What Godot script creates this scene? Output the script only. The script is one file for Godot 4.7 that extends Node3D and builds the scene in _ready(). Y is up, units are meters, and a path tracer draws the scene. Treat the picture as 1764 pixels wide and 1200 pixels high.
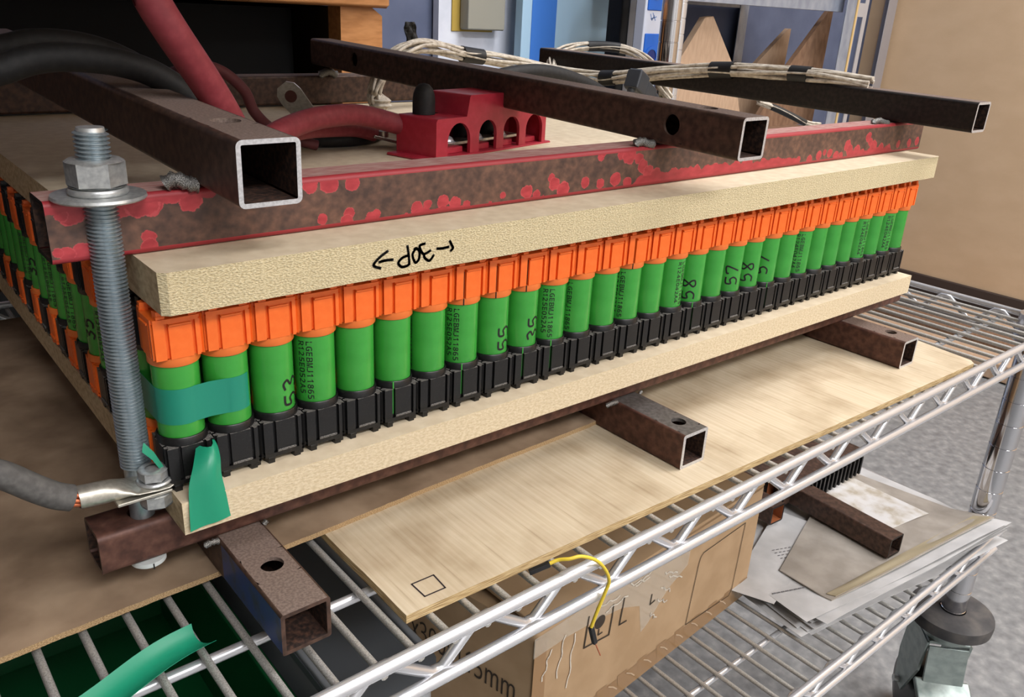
extends Node3D
# A clamped battery pack on a chrome wire cart in a workshop. Lengths in metres; G lifts the pack's own frame so that the floor is y = 0.

const G := 0.6
const PITCH := 0.0202
const ORD := ["first", "second", "third", "fourth", "fifth", "sixth", "seventh", "eighth", "ninth", "tenth", "eleventh", "twelfth", "thirteenth", "fourteenth", "fifteenth", "sixteenth", "seventeenth", "eighteenth"]
var M := {}
var taken := {}
var rng := RandomNumberGenerator.new()


# ---------------------------------------------------------------- mesh builder
class MB:
	var v := PackedVector3Array()
	var n := PackedVector3Array()
	var t := PackedVector2Array()
	var xf := Transform3D()
	var uu := Vector3.ZERO
	var vv := Vector3.ZERO
	var uo := Vector2.ZERO
	var mir := false

	func vert(p: Vector3, m: Vector3) -> void:
		t.append(Vector2(p.dot(uu), p.dot(vv)) + uo)
		v.append(xf * p)
		n.append((xf.basis * m).normalized())

	func tri(a: Vector3, b: Vector3, c: Vector3, na: Vector3, nb: Vector3, nc: Vector3) -> void:
		if ((b - a).cross(c - a).dot(na + nb + nc) > 0.0) != mir:
			vert(a, na)
			vert(c, nc)
			vert(b, nb)
		else:
			vert(a, na)
			vert(b, nb)
			vert(c, nc)

	func quad(a: Vector3, b: Vector3, c: Vector3, d: Vector3, m: Vector3) -> void:
		tri(a, b, c, m, m, m)
		tri(a, c, d, m, m, m)

	func squad(a: Vector3, b: Vector3, c: Vector3, d: Vector3, na: Vector3, nb: Vector3, nc: Vector3, nd: Vector3) -> void:
		tri(a, b, c, na, nb, nc)
		tri(a, c, d, na, nc, nd)

	# box with rounded-looking chamfers; bs turns it about its centre
	func box(c: Vector3, s: Vector3, bev := 0.0, bs := Basis()) -> void:
		var h := s / 2.0
		var b: float = minf(bev, minf(h.x, minf(h.y, h.z)) * 0.9)
		var ax := [Vector3.RIGHT, Vector3.UP, Vector3.BACK]
		var P := func(i: int, si: Vector3) -> Vector3:
			var q := Vector3(h.x * si.x, h.y * si.y, h.z * si.z)
			for k in 3:
				if k != i:
					q[k] -= b * si[k]
			return c + bs * q
		var N := func(i: int, sg: float) -> Vector3: return bs * (ax[i] * sg)
		for i in 3:
			var j := (i + 1) % 3
			var k := (i + 2) % 3
			for sg in [-1.0, 1.0]:
				var q := []
				for e in [[-1.0, -1.0], [1.0, -1.0], [1.0, 1.0], [-1.0, 1.0]]:
					var si := Vector3.ONE
					si[i] = sg
					si[j] = e[0]
					si[k] = e[1]
					q.append(P.call(i, si))
				quad(q[0], q[1], q[2], q[3], N.call(i, sg))
			if b <= 0.0:
				continue
			# edges along axis k between faces i and j
			for si in [-1.0, 1.0]:
				for sj in [-1.0, 1.0]:
					var s0 := Vector3.ONE
					s0[i] = si
					s0[j] = sj
					s0[k] = -1.0
					var s1 := s0
					s1[k] = 1.0
					squad(P.call(i, s0), P.call(i, s1), P.call(j, s1), P.call(j, s0), N.call(i, si), N.call(i, si), N.call(j, sj), N.call(j, sj))
		if b > 0.0:
			for sx in [-1.0, 1.0]:
				for sy in [-1.0, 1.0]:
					for sz in [-1.0, 1.0]:
						var s3 := Vector3(sx, sy, sz)
						tri(P.call(0, s3), P.call(1, s3), P.call(2, s3), N.call(0, sx), N.call(1, sy), N.call(2, sz))

	# round bar along a path
	func tube(path: Array, r: float, sides := 10, caps := true, ends := []) -> void:
		var m := path.size()
		var rings := []
		var tan0: Vector3 = (path[1] - path[0]).normalized()
		var side := tan0.cross(Vector3.UP if absf(tan0.y) < 0.9 else Vector3.RIGHT).normalized()
		for i in m:
			var a: Vector3 = path[maxi(i - 1, 0)]
			var b: Vector3 = path[mini(i + 1, m - 1)]
			var tg := (b - a).normalized()
			side = (side - tg * side.dot(tg)).normalized()
			var up := tg.cross(side)
			var rr := r
			if ends.size() == m:
				rr = ends[i]
			var ring := []
			for k in sides + 1:
				var an := TAU * k / sides
				var d := side * cos(an) + up * sin(an)
				ring.append([path[i] + d * rr, d])
			rings.append(ring)
		for i in m - 1:
			for k in sides:
				var A = rings[i][k]
				var B = rings[i][k + 1]
				var C = rings[i + 1][k + 1]
				var D = rings[i + 1][k]
				squad(A[0], B[0], C[0], D[0], A[1], B[1], C[1], D[1])
		if caps:
			for e in [0, m - 1]:
				var nn: Vector3 = (path[0] - path[1]).normalized() if e == 0 else (path[m - 1] - path[m - 2]).normalized()
				for k in sides:
					tri(path[e], rings[e][k][0], rings[e][k + 1][0], nn, nn, nn)

	# turned shape: profile of Vector2(radius, height) from one end to the other, flat-shaded where it turns by more than about 40 degrees
	func lathe(pr: Array, c: Vector3, bs := Basis(), sides := 32) -> void:
		var m := pr.size()
		var seg := []
		for i in m - 1:
			var d: Vector2 = pr[i + 1] - pr[i]
			seg.append(Vector2(d.y, -d.x).normalized())
		for i in m - 1:
			var n0: Vector2 = seg[i]
			var n1: Vector2 = seg[i]
			if i > 0 and seg[i - 1].dot(seg[i]) > 0.75:
				n0 = (seg[i - 1] + seg[i]).normalized()
			if i < m - 2 and seg[i + 1].dot(seg[i]) > 0.75:
				n1 = (seg[i + 1] + seg[i]).normalized()
			for k in sides:
				var a0 := TAU * k / sides
				var a1 := TAU * (k + 1) / sides
				var e0 := Vector3(cos(a0), 0, sin(a0))
				var e1 := Vector3(cos(a1), 0, sin(a1))
				var A: Vector3 = c + bs * (e0 * pr[i].x + Vector3.UP * pr[i].y)
				var B: Vector3 = c + bs * (e1 * pr[i].x + Vector3.UP * pr[i].y)
				var C: Vector3 = c + bs * (e1 * pr[i + 1].x + Vector3.UP * pr[i + 1].y)
				var D: Vector3 = c + bs * (e0 * pr[i + 1].x + Vector3.UP * pr[i + 1].y)
				var nA: Vector3 = bs * (e0 * n0.x + Vector3.UP * n0.y)
				var nB: Vector3 = bs * (e1 * n0.x + Vector3.UP * n0.y)
				var nC: Vector3 = bs * (e1 * n1.x + Vector3.UP * n1.y)
				var nD: Vector3 = bs * (e0 * n1.x + Vector3.UP * n1.y)
				if pr[i].x > 1e-7:
					tri(A, B, C, nA, nB, nC)
				if pr[i + 1].x > 1e-7:
					tri(A, C, D, nA, nC, nD)

	# upright prism over a polygon of (x, z)
	func prism(poly: PackedVector2Array, y0: float, y1: float, smooth := false, o := Vector3.ZERO, bs := Basis()) -> void:
		var m := poly.size()
		var area := 0.0
		for i in m:
			area += poly[i].cross(poly[(i + 1) % m])
		var sg := 1.0 if area > 0.0 else -1.0
		var ns := []
		for i in m:
			var d := poly[(i + 1) % m] - poly[i]
			ns.append(Vector2(d.y, -d.x).normalized() * sg)
		for i in m:
			var j := (i + 1) % m
			var na: Vector2 = ns[i]
			var nb: Vector2 = ns[i]
			if smooth:
				if ns[(i + m - 1) % m].dot(ns[i]) > 0.6:
					na = (ns[(i + m - 1) % m] + ns[i]).normalized()
				if ns[j].dot(ns[i]) > 0.6:
					nb = (ns[j] + ns[i]).normalized()
			var A := bs * Vector3(poly[i].x, y0, poly[i].y)
			var B := bs * Vector3(poly[j].x, y0, poly[j].y)
			var C := bs * Vector3(poly[j].x, y1, poly[j].y)
			var D := bs * Vector3(poly[i].x, y1, poly[i].y)
			var n3 := bs * Vector3(na.x, 0, na.y)
			var n4 := bs * Vector3(nb.x, 0, nb.y)
			squad(o + A, o + B, o + C, o + D, n3, n4, n4, n3)
		var ix := Geometry2D.triangulate_polygon(poly)
		for k in range(0, ix.size(), 3):
			for e in [[y0, Vector3.DOWN], [y1, Vector3.UP]]:
				var q := []
				for w in 3:
					q.append(o + bs * Vector3(poly[ix[k + w]].x, e[0], poly[ix[k + w]].y))
				tri(q[0], q[1], q[2], bs * e[1], bs * e[1], bs * e[1])

	# rectangle from o along du, dv with round holes [u, v, r]; nn the outward normal; deep > 0 adds the walls of the holes
	func holed(o: Vector3, du: Vector3, dv: Vector3, lu: float, lv: float, nn: Vector3, holes: Array, deep := 0.0) -> void:
		var at := 0.0
		var k := lv / 2.0
		for h in holes:
			var u0: float = h[0] - k
			var u1: float = h[0] + k
			quad(o + du * at, o + du * u0, o + du * u0 + dv * lv, o + du * at + dv * lv, nn)
			var c: Vector3 = o + du * h[0] + dv * h[1]
			var steps := 32
			for i in steps:
				var pt := []
				for a in [TAU * i / steps + PI / 4, TAU * (i + 1) / steps + PI / 4]:
					var d2 := Vector2(cos(a), sin(a))
					var sc := 1e9
					if absf(d2.x) > 1e-6:
						sc = minf(sc, k / absf(d2.x))
					if d2.y > 1e-6:
						sc = minf(sc, (lv - h[1]) / d2.y)
					elif d2.y < -1e-6:
						sc = minf(sc, h[1] / -d2.y)
					pt.append(c + (du * d2.x + dv * d2.y) * h[2])
					pt.append(c + (du * d2.x + dv * d2.y) * sc)
				quad(pt[0], pt[2], pt[3], pt[1], nn)
				if deep > 0.0:
					var m: Vector3 = (c - (pt[0] + pt[2]) / 2.0).normalized()
					quad(pt[0], pt[2], pt[2] - nn * deep, pt[0] - nn * deep, m)
			at = u1
		quad(o + du * at, o + du * lu, o + du * lu + dv * lv, o + du * at + dv * lv, nn)

	# flat stroke lying on a surface: points with a normal each
	func ribbon(p: Array, m: Array, w: float) -> void:
		for i in p.size() - 1:
			var d: Vector3 = (p[i + 1] - p[i])
			var s0: Vector3 = d.cross(m[i]).normalized() * w / 2.0
			var s1: Vector3 = d.cross(m[i + 1]).normalized() * w / 2.0
			var ex := d.normalized() * w * 0.3
			squad(p[i] - s0 - ex, p[i + 1] - s1 + ex, p[i + 1] + s1 + ex, p[i] + s0 - ex, m[i], m[i + 1], m[i + 1], m[i])

	# thin sheet through a grid of points, given thickness th
	func sheet(g: Array, th: float) -> void:
		var R := g.size()
		var Cn: int = g[0].size()
		var nr := []
		for i in R:
			var row := []
			for j in Cn:
				var a: Vector3 = g[mini(i + 1, R - 1)][j] - g[maxi(i - 1, 0)][j]
				var b: Vector3 = g[i][mini(j + 1, Cn - 1)] - g[i][maxi(j - 1, 0)]
				row.append(a.cross(b).normalized())
			nr.append(row)
		for i in R - 1:
			for j in Cn - 1:
				for s in [1.0, -1.0]:
					var o: float = s * th / 2.0
					squad(g[i][j] + nr[i][j] * o, g[i + 1][j] + nr[i + 1][j] * o, g[i + 1][j + 1] + nr[i + 1][j + 1] * o, g[i][j + 1] + nr[i][j + 1] * o,
						nr[i][j] * s, nr[i + 1][j] * s, nr[i + 1][j + 1] * s, nr[i][j + 1] * s)
		for e in [0, R - 1]:
			for j in Cn - 1:
				var m: Vector3 = (g[e][j] - g[1 if e == 0 else R - 2][j]).normalized()
				quad(g[e][j] + nr[e][j] * th / 2, g[e][j + 1] + nr[e][j + 1] * th / 2, g[e][j + 1] - nr[e][j + 1] * th / 2, g[e][j] - nr[e][j] * th / 2, m)
		for e in [0, Cn - 1]:
			for i in R - 1:
				var m: Vector3 = (g[i][e] - g[i][1 if e == 0 else Cn - 2]).normalized()
				quad(g[i][e] + nr[i][e] * th / 2, g[i + 1][e] + nr[i + 1][e] * th / 2, g[i + 1][e] - nr[i + 1][e] * th / 2, g[i][e] - nr[i][e] * th / 2, m)

	func arrays(base: Vector3) -> Array:
		var a := []
		a.resize(Mesh.ARRAY_MAX)
		var w := PackedVector3Array()
		w.resize(v.size())
		for i in v.size():
			w[i] = v[i] - base
		a[Mesh.ARRAY_VERTEX] = w
		a[Mesh.ARRAY_NORMAL] = n
		a[Mesh.ARRAY_TEX_UV] = t
		return a

	func mesh(m: Material, base := Vector3.ZERO, into: ArrayMesh = null) -> ArrayMesh:
		var am := into if into else ArrayMesh.new()
		am.add_surface_from_arrays(Mesh.PRIMITIVE_TRIANGLES, arrays(base))
		am.surface_set_material(am.get_surface_count() - 1, m)
		return am


# ---------------------------------------------------------------- nodes
func P(x: float, y: float, z: float) -> Vector3:
	return Vector3(x, y + G, z)


func mb() -> MB:
	var b := MB.new()
	b.xf = Transform3D(Basis(), Vector3(0, G, 0))
	return b


func numbered(called: String) -> String:
	var k: int = taken.get(called, 0)
	taken[called] = k + 1
	return called if k == 0 else "%s_%03d" % [called, k]


func tag(o: Node, label: String, category: String, group := "") -> Node:
	o.set_meta("label", label)
	o.set_meta("category", category)
	if group:
		o.set_meta("group", group)
	return o


func thing(called: String, label: String, category: String, base: Vector3, group := "") -> Node3D:
	var o := Node3D.new()
	o.name = numbered(called)
	add_child(o)
	o.position = base
	o.set_meta("base", base)
	tag(o, label, category, group)
	return o


# a mesh in pack coordinates as a top-level thing
func solo(called: String, b: MB, m: Material, label: String, category: String, base: Vector3, group := "") -> MeshInstance3D:
	var o := MeshInstance3D.new()
	o.name = numbered(called)
	o.mesh = b.mesh(m, base)
	add_child(o)
	o.position = base
	o.set_meta("base", base)
	tag(o, label, category, group)
	return o


func part(called: String, b: MB, m: Material, parent: Node3D, label := "") -> MeshInstance3D:
	var o := MeshInstance3D.new()
	o.name = called
	var base: Vector3 = parent.get_meta("base", Vector3.ZERO)
	o.mesh = b.mesh(m, base)
	parent.add_child(o, true)
	o.set_meta("base", base)
	if label:
		o.set_meta("label", label)
	return o


func struct(called: String, b: MB, m: Material) -> MeshInstance3D:
	var o := MeshInstance3D.new()
	o.name = called
	o.mesh = b.mesh(m)
	add_child(o)
	o.set_meta("kind", "structure")
	return o


func at(o: Node3D) -> Vector3:
	return o.get_meta("base", Vector3.ZERO)


func cat(p: Array, per := 8) -> Array:
	var out := []
	for i in p.size() - 1:
		var a: Vector3 = p[maxi(i - 1, 0)]
		var b: Vector3 = p[i]
		var c: Vector3 = p[i + 1]
		var d: Vector3 = p[mini(i + 2, p.size() - 1)]
		for k in per:
			out.append(b.cubic_interpolate(c, a, d, float(k) / per))
	out.append(p[p.size() - 1])
	return out


func V3(f: Array) -> Array:
	var out := []
	for i in range(0, f.size(), 3):
		out.append(Vector3(f[i], f[i + 1], f[i + 2]))
	return out


func ordinal(i: int) -> String:
	return ORD[i]


# ---------------------------------------------------------------- materials
func plain(c: Color, rough := 0.6, metal := 0.0) -> StandardMaterial3D:
	var m := StandardMaterial3D.new()
	m.albedo_color = c
	m.roughness = rough
	m.metallic = metal
	return m


func noise(freq: float, seed_: int, octaves := 4, type := FastNoiseLite.TYPE_SIMPLEX_SMOOTH) -> FastNoiseLite:
	var f := FastNoiseLite.new()
	f.noise_type = type
	f.frequency = freq
	f.seed = seed_
	f.fractal_octaves = octaves
	return f


func ntex(f: FastNoiseLite, cols: Array, stops: Array, size := 512) -> NoiseTexture2D:
	var g := Gradient.new()
	g.colors = PackedColorArray(cols)
	g.offsets = PackedFloat32Array(stops)
	var t := NoiseTexture2D.new()
	t.width = size
	t.height = size
	t.seamless = true
	t.noise = f
	t.color_ramp = g
	return t


func bump(f: FastNoiseLite, size := 512) -> NoiseTexture2D:
	var t := NoiseTexture2D.new()
	t.width = size
	t.height = size
	t.seamless = true
	t.noise = f
	return t


# noise-coloured surface laid on by position; scale = repeats per metre along x, y, z
func grained(cols: Array, stops: Array, freq: float, scale: Vector3, rough: float, metal := 0.0, seed_ := 1, height := 0.0, octaves := 5) -> StandardMaterial3D:
	var m := plain(Color.WHITE, rough, metal)
	var f := noise(freq, seed_, octaves)
	m.albedo_texture = ntex(f, cols, stops)
	m.uv1_triplanar = true
	m.uv1_triplanar_sharpness = 8.0
	m.uv1_scale = scale
	if height != 0.0:
		m.heightmap_enabled = true
		m.heightmap_texture = bump(f)
		m.heightmap_scale = height
	return m


func c8(r: int, g: int, b: int) -> Color:
	return Color8(r, g, b)


# soft blotches of grime multiplied over a surface
func dirt(m: StandardMaterial3D, c: Color, _k: float, scale: Vector3, seed_: int) -> void:
	m.detail_enabled = true
	m.detail_blend_mode = BaseMaterial3D.BLEND_MODE_MUL
	m.detail_albedo = ntex(noise(0.006, seed_, 5), [c, Color.WHITE, Color.WHITE], [0.1, 0.62, 1.0])
	m.detail_uv_layer = BaseMaterial3D.DETAIL_UV_2
	m.uv2_triplanar = true
	m.uv2_scale = scale


func _ready() -> void:
	# ---- camera
	var cam := Camera3D.new()
	cam.name = "camera"
	cam.fov = 45.326
	cam.near = 0.02
	cam.far = 40.0
	add_child(cam)
	cam.transform = Transform3D(Basis(Vector3(0.77132132, 0.04929968, 0.63453366), Vector3(0.20373391, 0.92540743, -0.31955215), Vector3(-0.60295599, 0.37575341, 0.70374246)).orthonormalized(), P(-0.0960115, 0.1832859, 0.3191036))
	cam.current = true
	# ---- surroundings, exposure
	var e := Environment.new()
	e.background_mode = Environment.BG_COLOR
	e.background_color = Color(0.01, 0.01, 0.011)
	e.tonemap_mode = Environment.TONE_MAPPER_LINEAR
	e.tonemap_exposure = 1.0
	e.sdfgi_enabled = true
	e.ssao_enabled = true
	e.ssil_enabled = true
	var we := WorldEnvironment.new()
	we.name = "surroundings"
	we.environment = e
	add_child(we)
	# ---- ceiling lights: x, z, width along x, depth along z, energy
	for L in LAMPS:
		ceiling_lamp(L)
	materials()
	room()
	cart()
	boards()
	lower_frame()
	upper_frame()
	cells()
	clamp_rod()
	power_lug()
	tapes()
	terminal_block()
	cables()
	jumper()
	lower_shelf_things()
	background()


const LAMPS := [
	[1.75, 0.75, 1.2, 0.6, 2.6, "long ceiling light panel between the wire cart and the tan wall"],
	[-0.1, 2.2, 1.2, 0.6, 6.8, "ceiling light panel behind the camera over the near floor"],
	[1.6, 2.4, 1.2, 0.6, 4.5, "ceiling light panel in the far right corner behind the camera"],
	[0.95, 0.15, 0.6, 0.6, 3.3, "small square ceiling light panel above the cart"],
]


func ceiling_lamp(L: Array) -> void:
	var y := 1.98
	var t := thing("ceiling_light", L[5], "light", P(L[0], y, L[1]))
	var b := mb()
	for s in [-1.0, 1.0]:
		b.box(Vector3(L[0] + s * L[2] / 2, y, L[1]), Vector3(0.03, 0.04, L[3] + 0.03), 0.003)
		b.box(Vector3(L[0], y, L[1] + s * L[3] / 2), Vector3(L[2] + 0.03, 0.04, 0.03), 0.003)
	part("frame", b, plain(c8(228, 228, 228), 0.5), t)
	var d := mb()
	d.box(Vector3(L[0], y + 0.005, L[1]), Vector3(L[2] - 0.02, 0.01, L[3] - 0.02))
	var g := plain(c8(240, 240, 240), 0.6)
	g.emission_enabled = true
	g.emission = Color(1.0, 0.97, 0.92)
	g.emission_energy_multiplier = 3.0
	part("diffuser", d, g, t)
	var l := AreaLight3D.new()
	l.name = "light"
	l.area_size = Vector2(L[2] - 0.04, L[3] - 0.04)
	l.light_energy = L[4]
	l.light_color = Color(0.985, 0.985, 1.0)
	l.area_range = 8.0
	l.shadow_enabled = true
	t.add_child(l)
	l.position = Vector3(0, -0.03, 0)
	l.rotation = Vector3(-PI / 2, 0, 0)


func materials() -> void:
	M.mdf_face = grained([c8(205, 188, 160), c8(212, 196, 168), c8(218, 203, 176)], [0.2, 0.55, 0.9], 0.02, Vector3(9, 9, 9), 0.75, 0.0, 3)
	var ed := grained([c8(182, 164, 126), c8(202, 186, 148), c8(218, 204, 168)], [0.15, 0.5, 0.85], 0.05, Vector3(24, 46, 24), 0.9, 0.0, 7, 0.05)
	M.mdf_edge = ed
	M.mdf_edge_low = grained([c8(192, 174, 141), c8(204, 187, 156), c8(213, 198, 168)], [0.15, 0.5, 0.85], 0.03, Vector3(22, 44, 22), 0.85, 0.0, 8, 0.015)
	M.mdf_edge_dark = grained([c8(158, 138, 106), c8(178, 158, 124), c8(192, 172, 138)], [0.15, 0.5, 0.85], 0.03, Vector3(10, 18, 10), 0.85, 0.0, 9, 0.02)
	M.ply = grained([c8(176, 158, 131), c8(194, 177, 149), c8(199, 183, 156), c8(204, 189, 163)], [0.06, 0.24, 0.6, 0.9], 0.016, Vector3(38, 8, 1.3), 0.75, 0.0, 12)
	M.ply_edge = grained([c8(150, 122, 80), c8(190, 162, 115), c8(214, 192, 150)], [0.2, 0.5, 0.8], 0.02, Vector3(6, 130, 6), 0.85, 0.0, 13, 0.02)
	M.board = grained([c8(140, 117, 94), c8(156, 132, 107), c8(168, 144, 118)], [0.15, 0.5, 0.85], 0.012, Vector3(4, 4, 4), 0.72, 0.0, 14)
	M.board_edge = grained([c8(122, 94, 62), c8(172, 142, 102), c8(200, 172, 130)], [0.15, 0.45, 0.8], 0.05, Vector3(40, 110, 40), 0.9, 0.0, 15, 0.03)
	M.rust = grained([c8(60, 44, 36), c8(77, 57, 47), c8(93, 69, 57)], [0.2, 0.5, 0.85], 0.02, Vector3(14, 14, 14), 0.5, 0.3, 21)
	M.rust_red = grained([c8(72, 46, 38), c8(90, 59, 49), c8(108, 75, 62)], [0.2, 0.5, 0.85], 0.02, Vector3(13, 13, 13), 0.55, 0.25, 22)
	M.rust_dusty = grained([c8(104, 88, 79), c8(118, 101, 92), c8(134, 117, 107)], [0.2, 0.5, 0.85], 0.05, Vector3(24, 24, 24), 0.75, 0.15, 23)
	M.inside = grained([c8(34, 24, 20), c8(60, 42, 34), c8(88, 60, 46)], [0.2, 0.5, 0.85], 0.03, Vector3(20, 20, 20), 0.7, 0.2, 20)
	M.dark_steel = grained([c8(22, 18, 17), c8(32, 26, 24), c8(44, 36, 32)], [0.2, 0.5, 0.85], 0.03, Vector3(14, 14, 14), 0.5, 0.4, 24)
	dirt(M.ply, c8(222, 216, 208), 1.0, Vector3(5, 5, 5), 55)
	dirt(M.board, c8(206, 200, 194), 1.0, Vector3(5, 5, 5), 56)
	M.tube_top = grained([c8(84, 80, 78), c8(98, 94, 91), c8(112, 108, 106)], [0.2, 0.5, 0.85], 0.03, Vector3(16, 16, 16), 0.5, 0.4, 19)
	M.blue_paint = grained([c8(66, 70, 82), c8(56, 76, 124), c8(52, 74, 136)], [0.2, 0.45, 0.8], 0.012, Vector3(9, 9, 9), 0.45, 0.3, 25)
	M.cut_steel = grained([c8(188, 188, 190), c8(202, 202, 204), c8(214, 214, 216)], [0.2, 0.5, 0.85], 0.03, Vector3(40, 40, 40), 0.4, 0.6, 26)
	M.zinc = grained([c8(176, 178, 178), c8(190, 192, 191), c8(204, 206, 203)], [0.2, 0.5, 0.85], 0.02, Vector3(30, 30, 30), 0.38, 0.7, 27)
	M.zinc_dull = grained([c8(130, 142, 138), c8(146, 156, 152), c8(160, 170, 166)], [0.2, 0.5, 0.85], 0.01, Vector3(12, 12, 12), 0.4, 0.6, 18)
	M.galv = grained([c8(150, 164, 170), c8(172, 184, 190), c8(190, 200, 204)], [0.2, 0.5, 0.85], 0.02, Vector3(30, 10, 30), 0.32, 0.75, 28)
	M.chrome = plain(c8(206, 207, 210), 0.26, 0.65)
	M.bright_chrome = plain(c8(205, 205, 208), 0.1, 1.0)
	M.wire = grained([c8(156, 153, 147), c8(184, 181, 175), c8(206, 204, 199)], [0.2, 0.5, 0.85], 0.05, Vector3(40, 40, 40), 0.42, 0.5, 29)
	M.orange = grained([c8(236, 104, 30), c8(239, 108, 34), c8(242, 113, 40)], [0.2, 0.55, 0.9], 0.01, Vector3(30, 30, 30), 0.45, 0.0, 31)
	M.orange.subsurf_scatter_enabled = true
	M.orange.subsurf_scatter_strength = 0.05
	M.collar = plain(c8(228, 116, 48), 0.45)
	M.black = grained([c8(11, 11, 12), c8(15, 15, 16), c8(20, 20, 21), c8(78, 75, 72)], [0.1, 0.5, 0.8, 0.99], 0.03, Vector3(45, 45, 45), 0.36, 0.0, 32)
	M.black_dusty = grained([c8(64, 62, 60), c8(96, 93, 89), c8(132, 127, 121)], [0.25, 0.5, 0.8], 0.04, Vector3(60, 60, 60), 0.8, 0.0, 33)
	M.green = grained([c8(54, 148, 54), c8(57, 152, 57), c8(61, 156, 60)], [0.2, 0.5, 0.8], 0.01, Vector3(12, 12, 12), 0.24, 0.0, 34)
	M.ink = plain(c8(14, 34, 18), 0.6)
	M.pen = plain(c8(14, 14, 16), 0.5)
	M.print_box = plain(c8(52, 42, 32), 0.8)
	M.tape = plain(c8(24, 138, 104), 0.4)
	M.tape.backlight_enabled = true
	M.tape.backlight = Color(0.05, 0.28, 0.2)
	M.tape_thin = plain(c8(22, 128, 104), 0.38)
	M.red_plastic = grained([c8(164, 36, 54), c8(170, 40, 57), c8(176, 46, 63)], [0.2, 0.5, 0.8], 0.02, Vector3(12, 12, 12), 0.42, 0.0, 35)
	M.red_cable = grained([c8(124, 42, 50), c8(130, 46, 54), c8(138, 54, 61)], [0.2, 0.5, 0.8], 0.02, Vector3(16, 16, 16), 0.6, 0.0, 36)
	M.maroon_cable = plain(c8(96, 42, 46), 0.65)
	M.black_cable = grained([c8(16, 16, 17), c8(22, 22, 23), c8(32, 31, 31)], [0.2, 0.5, 0.85], 0.03, Vector3(16, 16, 16), 0.65, 0.0, 37)
	M.grey_cable = grained([c8(72, 70, 68), c8(80, 78, 76), c8(90, 88, 85)], [0.2, 0.5, 0.85], 0.03, Vector3(16, 16, 16), 0.7, 0.0, 38)
	M.white_wire = grained([c8(156, 144, 128), c8(192, 182, 166), c8(214, 206, 192)], [0.2, 0.5, 0.85], 0.02, Vector3(12, 12, 12), 0.6, 0.0, 39)
	M.black_tape = plain(c8(18, 18, 19), 0.5)
	M.tin = grained([c8(182, 178, 166), c8(194, 190, 178), c8(206, 203, 192)], [0.2, 0.5, 0.85], 0.02, Vector3(30, 30, 30), 0.3, 0.8, 40)
	M.copper = plain(c8(196, 110, 74), 0.4, 0.7)
	M.card = grained([c8(160, 132, 99), c8(166, 138, 105), c8(171, 143, 110)], [0.2, 0.5, 0.8], 0.008, Vector3(5, 5, 5), 0.85, 0.0, 41)
	M.paper = grained([c8(176, 175, 174), c8(184, 183, 182), c8(192, 191, 190)], [0.2, 0.5, 0.8], 0.008, Vector3(6, 6, 6), 0.85, 0.0, 42)
	M.paper_dirty = grained([c8(172, 162, 146), c8(196, 191, 184), c8(206, 204, 202)], [0.2, 0.45, 0.7], 0.008, Vector3(8, 8, 8), 0.85, 0.0, 43)
	M.kraft = grained([c8(144, 136, 126), c8(153, 145, 135), c8(162, 154, 144)], [0.2, 0.5, 0.8], 0.008, Vector3(7, 7, 7), 0.8, 0.0, 44)
	M.rubber = grained([c8(50, 49, 50), c8(62, 60, 60), c8(82, 78, 74)], [0.2, 0.5, 0.9], 0.008, Vector3(7, 7, 7), 0.75, 0.0, 45)
	M.weld = grained([c8(70, 68, 66), c8(128, 126, 122), c8(190, 188, 182)], [0.25, 0.5, 0.8], 0.06, Vector3(70, 70, 70), 0.35, 0.7, 46, 0.02)
	M.oak = grained([c8(176, 118, 66), c8(190, 130, 76), c8(200, 140, 86)], [0.2, 0.5, 0.8], 0.015, Vector3(3, 14, 14), 0.5, 0.0, 47)
	M.fir = grained([c8(168, 140, 115), c8(174, 146, 120), c8(180, 152, 126)], [0.2, 0.5, 0.8], 0.015, Vector3(14, 3, 8), 0.75, 0.0, 48)
	M.fir_dark = grained([c8(108, 80, 60), c8(120, 91, 69), c8(130, 100, 77)], [0.2, 0.5, 0.8], 0.015, Vector3(8, 3, 14), 0.75, 0.0, 49)
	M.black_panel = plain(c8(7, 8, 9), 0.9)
	M.rack = grained([c8(138, 146, 162), c8(150, 158, 172), c8(162, 168, 180)], [0.2, 0.5, 0.8], 0.01, Vector3(6, 3, 6), 0.4, 0.4, 50)


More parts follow.
